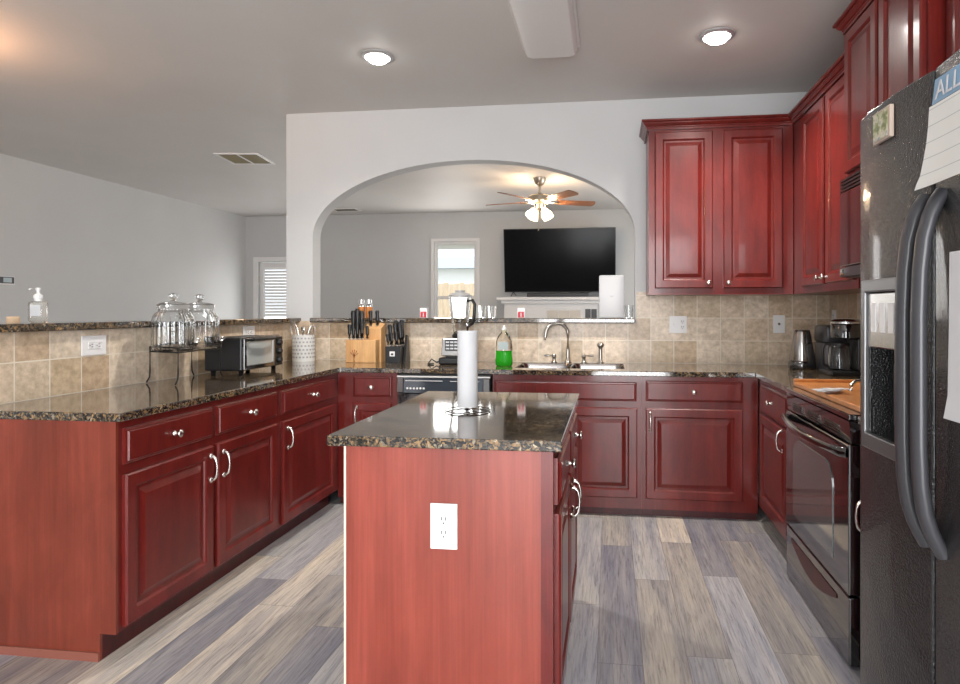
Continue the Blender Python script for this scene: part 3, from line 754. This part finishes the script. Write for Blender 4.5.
outlet('white double switch and outlet plate on the back wall tile under the wall cabinet', (.486, YB-.0125, 1.192), 0, .122, .122, 'combo')
outlet('white single jack plate on the back wall tile near the kettle', (1.18, YB-.0125, 1.197), 0, .078, .125, 'jack')
outlet('small white plate on the right wall tile behind the coffee maker', (XR-.0105, 4.42, 1.235), -PI/2, .075, .12, 'duplex')
outlet('white outlet laid sideways on the peninsula tile near its open end', (-2.4195, 2.637, 1.126), PI/2, .140, .092, 'duplex', True)
outlet('white outlet on the peninsula tile behind the toaster oven', (-2.4195, 3.90, 1.145), PI/2, .135, .085, 'duplex', True)
th = thing('thermostat', 'small dark-screened thermostat on the far left wall', 'thermostat', (XLW+.0005, 5.37, 1.59), PI/2)
obj('housing', bx(-.09, -.02, -.042, .075, 0, .040, bev=.004), M['plastic'], th)
obj('face', bx(-.085, -.0215, -.030, .066, -.0202, .034), M['charcoal'], th)
obj('display', bx(-.045, -.0228, -.020, .040, -.0217, .026), mat('lcd', (.42, .50, .52), .3), th)

# ------------------------------------------------------------------ ceiling things
def downlight(label, x, y):
    r = thing('recessed_light', label, 'ceiling light', (x, y, CZ), 0)
    b = BM(); lathe(b, [(.098, 0), (.098, -.006), (.090, -.012), (.074, -.014), (.070, -.004), (.070, 0)], seg=40); obj('trim_ring', b, mat('trim_ring_metal', (.55, .55, .56), .35, .6), r, smooth=40)
    b = BM(); lathe(b, [(.069, -.003), (.066, -.020), (.050, -.034), (.025, -.041), (.0001, -.043)], seg=32); obj('lens', b, M['lamp'], r, smooth=60)
downlight('lit recessed ceiling light left of the white box fixture', -1.387, 3.575)
downlight('lit recessed ceiling light near the wall cabinets', .592, 3.545)
fx = thing('ceiling_fixture', 'long white fluorescent box fixture on the kitchen ceiling', 'ceiling light', (-.332, 2.92, CZ))
obj('housing', bx(-.165, -.62, -.03, .165, .62, -.0002, bev=.004), M['white'], fx)
b = BM(); 
b2 = [(-.150, -.030), (-.150, -.055), (-.135, -.080), (-.105, -.090), (.105, -.090), (.135, -.080), (.150, -.055), (.150, -.030)]
prism(b, b2, -.60, .60, 'y'); obj('diffuser', b, M['lens'], fx, smooth=35, bev=.006)
vt = thing('ceiling_vent', 'brown-slatted air vent in a white frame on the living-room ceiling', 'vent', (-3.63, 5.80, CZ), math.radians(8))
b = BM(); cells(b, [-.215, -.19, -.008, .008, .19, .215], [-.215, -.19, .19, .215], lambda i, j: not (i in (1, 3) and j == 1), -.012, -.0003); obj('frame', b, M['white'], vt)
b = BM(); box(b, -.19, -.19, -.004, -.008, .19, -.0003); box(b, .008, -.19, -.004, .19, .19, -.0003); obj('backing', b, M['grille'], vt)
b = BM()
for k in range(15):
    y = -.18+.025*k
    for x0, x1 in ((-.188, -.01), (.01, .188)): box(b, x0, y, -.010, x1, y+.006, -.0045)
obj('slats', b, mat('vent_slat', (.30, .25, .15), .5), vt)
v2 = thing('ceiling_vent', 'small far vent on the ceiling near the arch left edge', 'vent', (-3.95, 8.9, CZ))
b = BM(); cells(b, [-.20, -.17, .17, .20], [-.12, -.09, .09, .12], lambda i, j: not (i == 1 and j == 1), -.012, -.0003); obj('frame', b, M['white'], v2)
obj('grille', bx(-.17, -.09, -.008, .17, .09, -.0003), M['grille'], v2)
# dinette ceiling lamp, just left of the picture
dl = thing('dinette_lamp', 'warm glass bowl ceiling lamp over the dinette at the left', 'ceiling light', (-3.75, 2.75, CZ))
b = BM(); lathe(b, [(.07, 0), (.07, -.02), (.012, -.03), (.012, -.16), (.02, -.17)], seg=20); obj('stem', b, M['brass'], dl, smooth=40)
b = BM(); lathe(b, [(.19, -.15), (.185, -.17), (.15, -.21), (.08, -.24), (.0001, -.25)], seg=28); obj('bowl', b, M['shade'], dl, smooth=60)
point('dinette_bulb', (-3.75, 2.75, CZ-.12), 48, (1, .52, .27), .05)

# ceiling fan
fn = thing('ceiling_fan', 'five-blade ceiling fan with lit glass shades seen through the arch', 'ceiling fan', (-.80, 7.08, CZ))
b = BM(); lathe(b, [(.075, 0), (.07, -.03), (.05, -.075), (.03, -.09), (.018, -.095)], seg=24); obj('canopy', b, M['brass'], fn, smooth=40)
b = BM(); lathe(b, [(.013, -.0955), (.013, -.165), (.022, -.17), (.022, -.19)], seg=14); obj('downrod', b, M['brass'], fn, smooth=40)
b = BM(); lathe(b, [(.03, -.19), (.11, -.20), (.135, -.22), (.135, -.27), (.10, -.295), (.06, -.305), (.06, -.35), (.035, -.375), (.0001, -.38)], seg=28); obj('motor', b, M['brass'], fn, smooth=40)
for k in range(5):
    a = math.radians(22+72*k)
    b = BM(); box(b, .12, -.02, -.285, .24, .02, -.279)
    b.transform(Matrix.Rotation(a, 4, 'Z')); obj('blade_bracket', b, M['brass'], fn)
    b = BM(); n = 8; pl = [(.21, -.05), (.24, -.058), (.60, -.072)]
    pl += [(.64+.035*math.cos(q), .072*math.sin(q)) for q in [(-PI/2+PI*i/n) for i in range(n+1)]]
    pl += [(.60, .072), (.24, .058), (.21, .05)]
    prism(b, pl, -.004, .004)
    b.transform(Matrix.Rotation(a, 4, 'Z') @ Matrix.Translation((0, 0, -.271)) @ Matrix.Rotation(math.radians(-12), 4, 'X')); obj('blade', b, M['blade'], fn)
for k in range(4):
    a = math.radians(45+90*k); d = Vector((math.cos(a)*.6, math.sin(a)*.6, -.8)).normalized()
    q = d.to_track_quat('Z', 'Y').to_matrix(); c0 = Vector((math.cos(a)*.055, math.sin(a)*.055, -.345))
    b = BM(); tube(b, [c0, c0+d*.04], .014, 10); obj('arm', b, M['brass'], fn, smooth=40)
    b = BM(); lathe(b, [(.022, .03), (.03, .035), (.042, .07), (.058, .11), (.066, .135), (.063, .135), (.055, .11), (.038, .07), (.02, .04)], c0, 18, q); obj('glass_shade', b, M['shade'], fn, smooth=50)
    p = c0+Vector((math.cos(a)*.12, math.sin(a)*.12, .01))+Vector((-.80, 7.08, CZ)); point('fan_bulb', p, 5.5, (1, .74, .48), .03)
b = BM()
for x, zz in ((-.012, -.60), (.014, -.56)): tube(b, [(x, -.02, -.38), (x, -.02, zz)], .0022, 6); lathe(b, [(.0001, -.012), (.007, -.004), (.007, .004), (.0001, .012)], (x, -.02, zz), 8)
obj('pull_chain', b, M['brass'], fn)

# ------------------------------------------------------------------ living room
tv = thing('television', 'large flat-screen television tilted down above the mantel', 'television', (-.742, 9.22, 1.575)); tv.rotation_euler = (math.radians(8), 0, 0)
obj('housing', bx(-.83, 0, 0, .83, .045, .945, bev=.004), M['black'], tv)
obj('screen', bx(-.82, -.003, .014, .82, -.0005, .935), M['screen'], tv)
b = BM()
for x in (-.70, .70):
    tube(b, [(x, .01, .0), (x-.03, -.06, -.055)], .006, 6); tube(b, [(x, .01, .0), (x+.03, .08, -.06)], .006, 6)
obj('stand_foot', b, M['black'], tv)
ml = thing('fireplace_mantel', 'white fireplace mantel shelf under the television', 'fireplace', (-.88, YF, 0))
obj('shelf', bx(-.80, -.30, 1.455, .80, -.001, 1.50, bev=.006), M['white'], ml)
obj('moulding', bx(-.74, -.24, 1.40, .74, -.001, 1.4545, bev=.01), M['white'], ml)
b = BM(); cells(b, [-.70, -.32, .50, .70], [0, .85, 1.3995], lambda i, j: not (i == 1 and j == 0), -.18, -.001, 'y'); obj('surround', b, M['white'], ml)
obj('firebox', bx(-.32, -.10, 0, .50, -.002, .85), M['black'], ml)
b = BM()
for x0, x1 in ((.52, .60), (.61, .69)):
    box(b, x0, -.185, 1.18, x1, -.1805, 1.32)
obj('vent_grille', b, M['charcoal'], ml)
b = BM()
for k in range(3): box(b, -.05+.17*k, -.187, 1.14, .11+.17*k, -.1805, 1.30)
obj('surround_tile', b, mat('pale_tile', (.62, .57, .50), .4), ml)
tag(obj('soundbar', bx(-.46, -.04, 0, .46, .04, .06, bev=.01), M['black'], loc=(-.76, 9.145, 1.5004)), 'long black soundbar on the mantel below the television', 'speaker')
tag(obj('set_top_box', bx(-.11, -.04, 0, .11, .04, .07, bev=.006), M['charcoal'], loc=(-.20, 9.145, 1.5004)), 'small black media box at the right end of the mantel', 'media box')

# ------------------------------------------------------------------ outside
g = struct('terrain', bx(-40, 9.7, -.3, 40, 60, -.2), M['grass'])
fe = thing('fence', 'weathered board fence seen through the far window', 'fence', (-4, 17, -.2))
b = BM()
for k in range(70): box(b, -5+.15*k, 0, 0, -5+.15*k+.142, .02, 2.25+.02*(k % 3))
obj('boards', b, M['fence'], fe)
b = BM(); box(b, -5, .021, .3, 5.5, .06, .4); box(b, -5, .021, 1.4, 5.5, .06, 1.5); obj('rail', b, M['fence'], fe)
ho = thing('house', 'pale neighbouring house with a slate roof beyond the fence', 'house', (-7, 30, -.2))
obj('wall', bx(-8, 0, 0, 5.3, 6, 3.6), M['siding'], ho)
b = BM(); prism(b, [(-.5, 3.601), (6.5, 3.601), (3, 4.45)], -8.4, 5.7, 'x'); obj('roof', b, M['roof'], ho)
ev = BM()
box(ev, WX0-1.2, YF+.13, 2.33, WX1+1.2, YF+.75, 2.36)
struct('trim_4', ev, M['siding'])

# ------------------------------------------------------------------ things on the ledges and worktops
ZL = 1.2362; ZW = .9142
sb = thing('soap_bottle', 'clear pump soap bottle on the bar ledge near the left edge', 'bottle', (-2.52, 2.45, ZL), .35)
b = BM(); box(b, -.033, -.024, 0, .033, .024, .095, bev=.012); obj('bottle', b, M['soap'], sb, smooth=50)
b = BM(); lathe(b, [(.014, .0955), (.014, .106), (.017, .108), (.017, .122), (.009, .128), (.006, .131), (.006, .144), (.010, .146), (.010, .154), (.0001, .156)], seg=18); tube(b, [(0, 0, .150), (-.022, -.012, .150), (-.028, -.015, .145)], .004, 8); obj('pump', b, M['plastic'], sb, smooth=50)
obj('sticker', bx(-.020, -.0252, .03, .020, -.0244, .078), M['paper'], sb)
b = BM(); lathe(b, [(.022, 0), (.024, .004), (.024, .024), (.02, .028), (.0001, .028)], seg=18)
tag(obj('wax_cube', b, M['tan'], loc=(-2.56, 2.37, ZL), smooth=40), 'small tan candle left of the pump soap bottle', 'candle')

# drink dispenser jars on wire stand
ws = thing('jar_stand', 'black wire stand holding two glass drink jars on the peninsula', 'stand', (-2.27, 3.075, ZW))
P4 = [(.11, -.205), (.11, .135), (-.11, .20), (-.11, -.125)]; H4 = .175
b = BM()
tube(b, [(x, y, H4+.012) for x, y in P4], .004, 8, True); tube(b, [(x*.97, y*.97, H4-.012) for x, y in P4], .004, 8, True); obj('rim', b, M['iron'], ws)
for x, y in P4:
    s = 1 if y > 0 else -1
    b = BM(); tube(b, [(x, y, H4+.012), (x, y, .06), (x, y+s*.003, .03), (x*1.02, y+s*.022, .004)], .004, 8); obj('leg', b, M['iron'], ws, smooth=50)
b = BM()
for k in range(7):
    q = (k+.5)/7; tube(b, [(-.107, -.12+.31*q, H4-.012), (.107, -.197+.325*q, H4-.012)], .0025, 6)
obj('shelf_wire', b, M['iron'], ws)
def jar(label, x, y, sc=1.0):
    r = thing('drink_dispenser', label, 'jar', (x, y, ZW+H4-.009), 0, None)
    b = BM(); lathe(b, [(.086, 0), (.094, .008), (.097, .03), (.097, .150), (.093, .175), (.080, .197), (.066, .205), (.066, .220), (.063, .220), (.062, .203), (.076, .193), (.089, .172), (.0935, .15), (.0935, .03), (.088, .012), (.0001, .010)], seg=96, ribs=22, ribd=.09)
    obj('jar_body', b, M['glass'], r, smooth=60)
    b = BM(); lathe(b, [(.074, .2205), (.076, .226), (.076, .242), (.066, .250), (.03, .256), (.012, .260), (.010, .268), (.02, .274), (.026, .286), (.021, .298), (.0001, .304)], seg=32); obj('lid', b, M['glass'], r, smooth=50)
    b = BM(); cyl(b, (.094, 0, .035), (.135, 0, .035), .010, .008, 12); cyl(b, (.128, 0, .04), (.128, 0, .008), .008, .006, 10); lathe(b, [(.0001, 0), (.016, .004), (.018, .016), (.0001, .022)], (.105, 0, .033), 12); 
    obj('spigot', b, M['dsteel'], r, smooth=50)
    b = BM(); tube(b, [(.137+.014*math.cos(q), .016*math.sin(q), .045+.016*math.sin(q)*.6+.01) for q in [2*PI*i/10 for i in range(10)]], .0035, 6, True); obj('tap_lever', b, M['chrome'], r, smooth=50)
jar('ribbed glass drink jar with lid, left of the pair on the wire stand', -2.275, 2.985)
jar('ribbed glass drink jar with lid, right of the pair nearer the toaster oven', -2.275, 3.195)

# toaster oven (faces +X)
to_ = thing('toaster_oven', 'black countertop toaster oven on the peninsula', 'toaster oven', (-2.10, 3.335, ZW), PI/2)
obj('body', bx(0, .012, .025, .43, .245, .218, bev=.008), M['black'], to_)
b = BM(); cells(b, [.004, .03, .312, .335], [.03, .055, .195, .212], lambda i, j: not (i == 1 and j == 1), -.004, .0115, 'y'); obj('door', b, M['gloss'], to_, bev=.003)
obj('door_glass', bx(.0305, .001, .0555, .3115, .005, .1945), mat('toaster_glass', (.35, .37, .36), .05, coat=.6), to_)
b = BM(); tube(b, [(.05, -.003, .203), (.06, -.028, .207), (.18, -.034, .208), (.29, -.028, .207), (.30, -.003, .203)], .009, 10); obj('door_handle', b, M['black'], to_, smooth=50)
obj('control_panel', bx(.338, -.003, .03, .426, .0115, .212, bev=.003), M['black'], to_)
for z in (.065, .12, .175):
    b = BM(); lathe(b, [(.021, 0), (.021, .006), (.016, .018), (.0001, .019)], (.382, -.0035, z), 18, Matrix.Rotation(PI/2, 3, 'X')); obj('knob', b, M['black'], to_, smooth=40)
for x in (.04, .39):
    for y in (.04, .215):
        b = BM(); cyl(b, (x, y, 0), (x, y, .0248), .014, .017, 12); obj('foot', b, M['black'], to_)
obj('top_strip', bx(.03, .02, .2185, .42, .06, .222), M['steel'], to_)

# utensil crock with whisks
ZC = ZW
cr = thing('utensil_crock', 'white pierced ceramic utensil crock in the counter corner', 'crock', (-2.285, 4.40, ZC), .15)
b = BM()
def sq(b, r, z): return None
pr = [(.0001, .004), (.070, .004)]
lathe(b, [(.080, 0), (.081, .19), (.083, .195), (.075, .195), (.073, .012), (.0001, .010)], seg=40); obj('crock_body', b, M['ceramic'], cr, smooth=50)
b = BM()
for k in range(6):
    for i in range(20):
        a = 2*PI*(i+.5*(k % 2))/20
        bb = BM(); box(bb, -.007, -.0815-.0015, .025+.028*k, .007, -.0815, .037+.028*k); bb.transform(Matrix.Rotation(a, 4, 'Z'))
        me = bpy.data.meshes.new('t'); bb.to_mesh(me); bb.free(); b.from_mesh(me); bpy.data.meshes.remove(me)
obj('pierced_pattern', b, M['slotgrey'], cr, label='grey rows of pierced slots')
def whisk(label, x, y, ax, ay, top):
    r = thing('whisk', label, 'whisk', (x, y, ZC+.012))
    b = BM(); tube(b, [(0, 0, 0), (ax*.12, ay*.12, .12)], .006, 8); obj('handle', b, M['steel'], r, smooth=50)
    b = BM(); base = Vector((ax*.12, ay*.12, .12)); d = Vector((ax, ay, 1)).normalized(); u, v = frame_of(d); L = top-.13
    for k in range(4):
        a = PI*k/4; s = u*math.cos(a)+v*math.sin(a)
        tube(b, [base+d*L*(.5-.5*math.cos(PI*q))+s*.026*math.sin(PI*q)*(1 if 1 else 0) for q in [i/10 for i in range(11)]]+[], .0015, 6)
        tube(b, [base+d*L*(.5-.5*math.cos(PI*q))-s*.026*math.sin(PI*q) for q in [i/10 for i in range(11)]], .0015, 6)
    obj('wires', b, M['chrome'], r)
whisk('wire whisk leaning left in the white crock', -2.31, 4.41, -.22, -.05, .30)
whisk('wire whisk leaning right in the white crock', -2.26, 4.40, .20, .0, .275)
sp_ = BM(); tube(sp_, [(0, 0, 0), (.01, .0, .20)], .0045, 8); lathe(sp_, [(.0001, 0), (.016, .012), (.02, .03), (.012, .05), (.0001, .056)], (.0105, 0, .195), 12, Matrix.Scale(.35, 3, Vector((0, 1, 0))))
tag(obj('serving_spoon', sp_, M['steel'], loc=(-2.285, 4.37, ZC+.012), smooth=50), 'metal serving spoon standing in the middle of the white crock', 'spoon')

# knife blocks
kb = thing('knife_block', 'pale wooden knife block full of black-handled knives', 'knife block', (-1.775, 4.34, ZW))
b = BM(); box(b, -.125, -.06, 0, .10, .02, .165, bev=.003); obj('front_block', b, M['pine'], kb)
b = BM(); prism(b, [(.0205, 0), (.10, 0), (.10, .285), (.0205, .245)], -.02, .112, 'x'); obj('rear_block', b, M['pine'], kb)
b = BM()
for k in range(5):
    a = .5+.5*k
    tube(b, [(-.06, -.0615, .045), (-.06+.035*math.cos(a), -.0615, .045+.05*math.sin(a))], .0025, 6)
tube(b, [(-.06, -.0615, .005), (-.062, -.0615, .05)], .004, 6); obj('burned_emblem', b, mat('burn', (.25, .06, .02), .6), kb)
KN = None
def knife(label, x, y, z, L, ax, ay, group, big=1.0):
    r = thing('kitchen_knife', label, 'knife', (x, y, z), 0, group)
    d = Vector((ax, ay, 1)).normalized()
    b = BM(); tube(b, [d*.012, d*(.012+L*.3), d*(.012+L*.7), d*(.012+L*.9), d*(.012+L)], [.0095*big, .0105*big, .0095*big, .012*big, .008*big], 10, sx=.8, sy=1.25); obj('handle', b, M['black'], r, smooth=50)
    b = BM(); tube(b, [d*.0005, d*.0118], .0075*big, 8, sx=.7, sy=1.1); obj('bolster', b, M['steel'], r)
X0, Yb = -1.775, 4.34
for i, (x, L, lab) in enumerate(((-.105, .10, 'leftmost'), (-.075, .085, 'second from left'), (-.045, .10, 'third from left'), (-.01, .12, 'fourth from left'), (.03, .09, 'rightmost'))):
    knife('black knife handle in the front row of the wooden block, '+lab, X0+x, Yb-.038, ZW+.1655, L, -.02, .0, 'knives in the wooden block')
for i, (x, L, lab) in enumerate(((-.092, .20, 'leftmost'), (-.060, .215, 'second from left'), (-.027, .20, 'third from left'))):
    knife('tall black knife handle at the back of the wooden block front step, '+lab, X0+x, Yb-.001, ZW+.1655, L, -.01, .0, 'knives in the wooden block', 1.25)
for x, lab in ((.02, 'left'), (.072, 'right')):
    knife('black knife handle in the taller rear part of the wooden block, '+lab, X0+x, Yb+.052, ZW+.262, .105, -.02, -.02, 'knives in the wooden block', 1.1)
kc = thing('knife_block', 'black knife block with steel-edged handles right of the wooden one', 'knife block', (-1.535, 4.34, ZW))
b = BM(); prism(b, [(-.075, 0), (.04, 0), (.075, .12), (-.075, .12)], -.06, .05, 'x'); obj('block', b, M['black'], kc)
b = BM(); prism(b, [(-.02, .0), (.09, 0), (.06, .19), (.03, .20)], .052, .068, 'x'); obj('side_leg', b, M['black'], kc)
b = BM(); box(b, -.028, -.0775, .05, .010, -.0753, .085, bev=.0005); obj('emblem', b, M['plastic'], kc); 
b = BM(); box(b, -.018, -.0787, .058, .0, -.0777, .072); obj('emblem_mark', b, M['black'], kc)
for i, (x, y, L, bg_, lab) in enumerate(((-.045, -.055, .075, .9, 'front left'), (-.015, -.055, .085, .9, 'front middle'), (.018, -.05, .09, .9, 'front right'), (-.04, -.01, .145, 1.2, 'middle left'), (.0, -.01, .155, 1.2, 'centre'), (.03, .0, .16, 1.2, 'middle right'), (-.01, .045, .175, 1.1, 'rear left'), (.032, .045, .18, 1.1, 'rear right'))):
    knife('black knife in the '+lab+' slot of the black block', -1.535+x, 4.34+y, ZW+.1205, L, -.10, .06, 'knives in the black block', bg_)
# blender
bl = thing('blender', 'countertop blender with clear jar and steel base behind the paper towel roll', 'blender', (-1.05, 4.28, ZW))
b = BM(); box(b, -.135, -.09, .0, .10, .09, .05, bev=.012); box(b, -.085, -.08, .0505, .085, .08, .06); obj('base_foot', b, M['black'], bl)
b = BM(); prism(b, [(-.095, .0605), (.085, .0605), (.075, .185), (-.07, .185)], -.115, .095, 'x'); obj('motor_base', b, M['steel'], bl, bev=.008)
obj('control_panel', bx(-.085, -.0965, .10, .02, -.088, .175), M['charcoal'], bl)
b = BM()
for i in range(3):
    for j in range(3): box(b, -.078+.03*i, -.0995, .108+.022*j, -.054+.03*i, -.097, .120+.022*j)
obj('button', b, M['steel'], bl)
for z in (.115, .155):
    b = BM(); lathe(b, [(.017, 0), (.017, .012), (.0001, .013)], (.055, -.087, z), 16, Matrix.Rotation(PI/2, 3, 'X')); obj('dial', b, M['plastic'], bl, smooth=40)
b = BM(); lathe(b, [(.055, .1855), (.058, .20), (.05, .215)], (0, 0, 0), 24); obj('coupling', b, M['black'], bl)
b = BM(); lathe(b, [(.045, .2155), (.050, .23), (.060, .30), (.078, .44), (.080, .47), (.077, .47), (.074, .44), (.056, .30), (.046, .235), (.0001, .228)], seg=32); obj('jar', b, M['glass'], bl, smooth=50)
b = BM(); lathe(b, [(.081, .4705), (.081, .485), (.06, .50), (.035, .505), (.035, .52), (.0001, .522)], seg=28); obj('lid', b, mat('lid_grey', (.28, .28, .28), .3), bl, smooth=40)
b = BM(); tube(b, [(.062, -.03, .445), (.10, -.05, .45), (.118, -.055, .42), (.112, -.052, .34), (.10, -.047, .29), (.065, -.03, .27)], .012, 10); obj('handle', b, M['black'], bl, smooth=50)
b = BM(); tube(b, [(-.096, 0, .02), (-.13, -.02, .03), (-.16, -.04, .012), (-.20, -.03, .035), (-.215, -.06, .006), (-.17, -.085, .006), (-.205, -.11, .006)], .005, 8); obj('power_cord', b, M['black'], bl, smooth=50)
b = BM(); tube(b, [(-.092, .02, .07), (-.125, .02, .10), (-.128, .02, .15), (-.10, .02, .175)], .004, 8); obj('cord_loop', b, M['black'], bl, smooth=50)

# paper towel holder on the island
ph = thing('paper_towel_holder', 'wire ring paper towel stand on the island top', 'paper towel holder', (-.527, 2.262, .9142))
b = BM()
tube(b, [(.082*math.cos(a), .082*math.sin(a), .0045) for a in [2*PI*i/40 for i in range(40)]], .0026, 8, True)
for k in range(4):
    a = PI/4+PI/2*k; tube(b, [(0, 0, .0045), (.082*math.cos(a), .082*math.sin(a), .0045)], .0018, 8)
obj('ring_base', b, M['dsteel'], ph, smooth=50)
b = BM(); tube(b, [(0, 0, .002), (0, 0, .316)], .004, 8); lathe(b, [(.0001, 0), (.009, .006), (.009, .012), (.0001, .018)], (0, 0, .312), 10); obj('post', b, M['dsteel'], ph, smooth=50)
b = BM(); lathe(b, [(.012, .017), (.037, .017), (.0375, .02), (.0375, .298), (.037, .30), (.012, .30), (.012, .017)][:-1], seg=40)
tag(obj('paper_towel_roll', b, M['paper'], loc=(-.527, 2.262, .9142), smooth=40), 'white paper towel roll standing on the ring holder', 'paper towel')

# dish soap
ds_ = thing('dish_soap', 'clear dish soap bottle half full of green liquid left of the sink', 'bottle', (-.715, 4.16, ZW))
S = Matrix.Scale(.6, 3, Vector((0, 1, 0)))
b = BM(); lathe(b, [(.050, .0), (.058, .006), (.060, .04), (.056, .085), (.057, .105)], seg=28, mtx=S); obj('liquid', b, M['green'], ds_, smooth=50)
b = BM(); lathe(b, [(.0575, .1055), (.058, .13), (.054, .17), (.040, .205), (.022, .225), (.016, .235), (.016, .245)], seg=28, mtx=S); obj('bottle', b, M['glass'], ds_, smooth=50)
b = BM(); lathe(b, [(.017, .2455), (.017, .258), (.010, .262), (.008, .275), (.0001, .277)], seg=16); obj('cap', b, mat('clear_cap', (.75, .75, .72), .2), ds_, smooth=40)
b = BM(); box(b, -.034, -.037, .112, .034, -.0362, .165); obj('sticker', b, mat('soap_label', (.38, .45, .45), .4), ds_)

# things on the arch ledge
def spice(label, x):
    r = thing('spice_bottle', label, 'bottle', (x, 4.585, ZL), 0, 'spice bottles on the arch ledge')
    b = BM(); lathe(b, [(.024, 0), (.026, .004), (.026, .085), (.0001, .086)], seg=20); obj('contents', b, M['amber'], r, smooth=40)
    b = BM(); lathe(b, [(.0262, .0865), (.026, .098), (.019, .108), (.019, .112)], seg=20); obj('neck', b, M['glass'], r, smooth=40)
    b = BM(); lathe(b, [(.021, .1125), (.021, .14), (.0001, .142)], seg=18); obj('cap', b, M['steel'], r, smooth=40)
spice('amber spice bottle on the arch ledge, left of the two behind the knives', -1.905); spice('amber spice bottle on the arch ledge, right of the two behind the knives', -1.845)
def redbox(label, x):
    r = thing('shaker_box', label, 'box', (x, 4.58, ZL), 0, 'red and white boxes on the arch ledge')
    obj('carton', bx(-.028, -.02, 0, .028, .02, .076, bev=.002), M['plastic'], r)
    obj('red_label', bx(-.0225, -.0215, .004, .0225, -.0203, .048), M['red'], r, label='red label')
    b = BM(); box(b, -.004, -.0225, .008, .004, -.0217, .040); obj('figure', b, M['paper'], r)
redbox('small red and white box on the arch ledge in front of the far window', -1.405); redbox('small red and white box on the arch ledge below the television', -.655)
def tumbler(label, x, h, r0, r1):
    b = BM(); lathe(b, [(r0, 0), (r1, h), (r1-.003, h), (r0-.003, .006), (.0001, .005)], seg=24)
    tag(obj('drinking_glass', b, M['glass'], loc=(x, 4.585, ZL), smooth=40), label, 'glass', 'glasses on the arch ledge')
tumbler('clear drinking glass, left of the two beside the far window', -.955, .09, .026, .034); tumbler('clear drinking glass, right of the two beside the far window', -.88, .09, .026, .034)
tumbler('clear drinking glass at the right end of the arch ledge', .14, .095, .026, .032)
rt = thing('white_router', 'upright white slab router on the arch ledge', 'router', (.015, 4.585, ZL))
obj('case', bx(-.092, -.035, 0, .092, .035, .315, bev=.012), mat('satin_white', (.56, .565, .58), .4), rt, smooth=40)
b = BM(); prism(b, [(-.02, .165), (.02, .165), (.0, .150)], -.0362, -.0352, 'y'); obj('emblem', b, mat('emblem_grey', (.45, .46, .47), .4), rt)

# right corner appliances
kt = thing('electric_kettle', 'dark steel cone-shaped kettle on the right corner worktop', 'kettle', (1.235, 4.19, ZW))
b = BM(); lathe(b, [(.080, 0), (.084, .006), (.084, .045), (.080, .05), (.0001, .051)], seg=32); obj('power_base', b, M['gloss'], kt, smooth=40)
b = BM(); lathe(b, [(.079, .0515), (.080, .06), (.052, .225), (.050, .235), (.048, .243)], seg=32); obj('kettle_body', b, M['ksteel'], kt, smooth=40)
b = BM(); lathe(b, [(.049, .2435), (.045, .252), (.0001, .255)], seg=28); obj('lid', b, M['gloss'], kt, smooth=40)
b = BM(); tube(b, [(.02, .048, .225), (.03, .095, .235), (.035, .115, .20), (.035, .115, .10), (.028, .085, .075)], .010, 10); obj('handle', b, M['black'], kt, smooth=50)
af = thing('pod_coffee_maker', 'black boxy pod coffee maker with a square emblem beside the kettle', 'coffee maker', (1.41, 4.12, ZW))
b = BM(); box(b, -.085, -.12, .0, .085, .12, .175, bev=.012); obj('lower_body', b, M['charcoal'], af, smooth=40)
b = BM(); box(b, -.087, -.125, .1755, .087, .122, .285, bev=.018); obj('upper_body', b, M['charcoal'], af, smooth=40)
b = BM(); prism(b, [(-.02, .176), (.02, .176), (.0, .150)], -.1225, -.1205, 'y'); obj('spout', b, M['black'], af)
obj('emblem', bx(-.012, -.1275, .232, .012, -.1255, .256), M['plastic'], af, label='white square emblem')
cm = thing('drip_coffee_maker', 'drip coffee maker with glass carafe partly hidden by the refrigerator', 'coffee maker', (1.36, 3.84, ZW))
b = BM(); box(b, -.10, -.11, 0, .12, .11, .028, bev=.008); obj('base_plate', b, M['black'], cm)
b = BM(); box(b, .05, -.09, .0285, .13, .09, .215, bev=.01); obj('tower', b, M['black'], cm)
b = BM(); lathe(b, [(.078, .2155), (.085, .22), (.085, .29), (.08, .30)], (.02, 0, 0), 28); obj('filter_housing', b, M['gloss'], cm, smooth=40)
b = BM(); lathe(b, [(.088, .3005), (.088, .312), (.07, .325), (.0001, .328)], (.02, 0, 0), 28); obj('lid', b, M['steel'], cm, smooth=40)
b = BM(); lathe(b, [(.055, .029), (.062, .035), (.064, .10), (.058, .15), (.050, .17), (.048, .17), (.055, .15), (.061, .10), (.059, .038), (.0001, .034)], (-.018, 0, 0), 28); obj('carafe', b, M['glass'], cm, smooth=50)
b = BM(); lathe(b, [(.0475, .1705), (.054, .172), (.054, .185), (.0001, .187)], (-.018, 0, 0), 24); tube(b, [(-.068, 0, .178), (-.105, -.01, .176), (-.118, -.012, .15), (-.112, -.012, .06), (-.085, -.006, .05)], .009, 10); obj('carafe_handle', b, M['black'], cm, smooth=50)
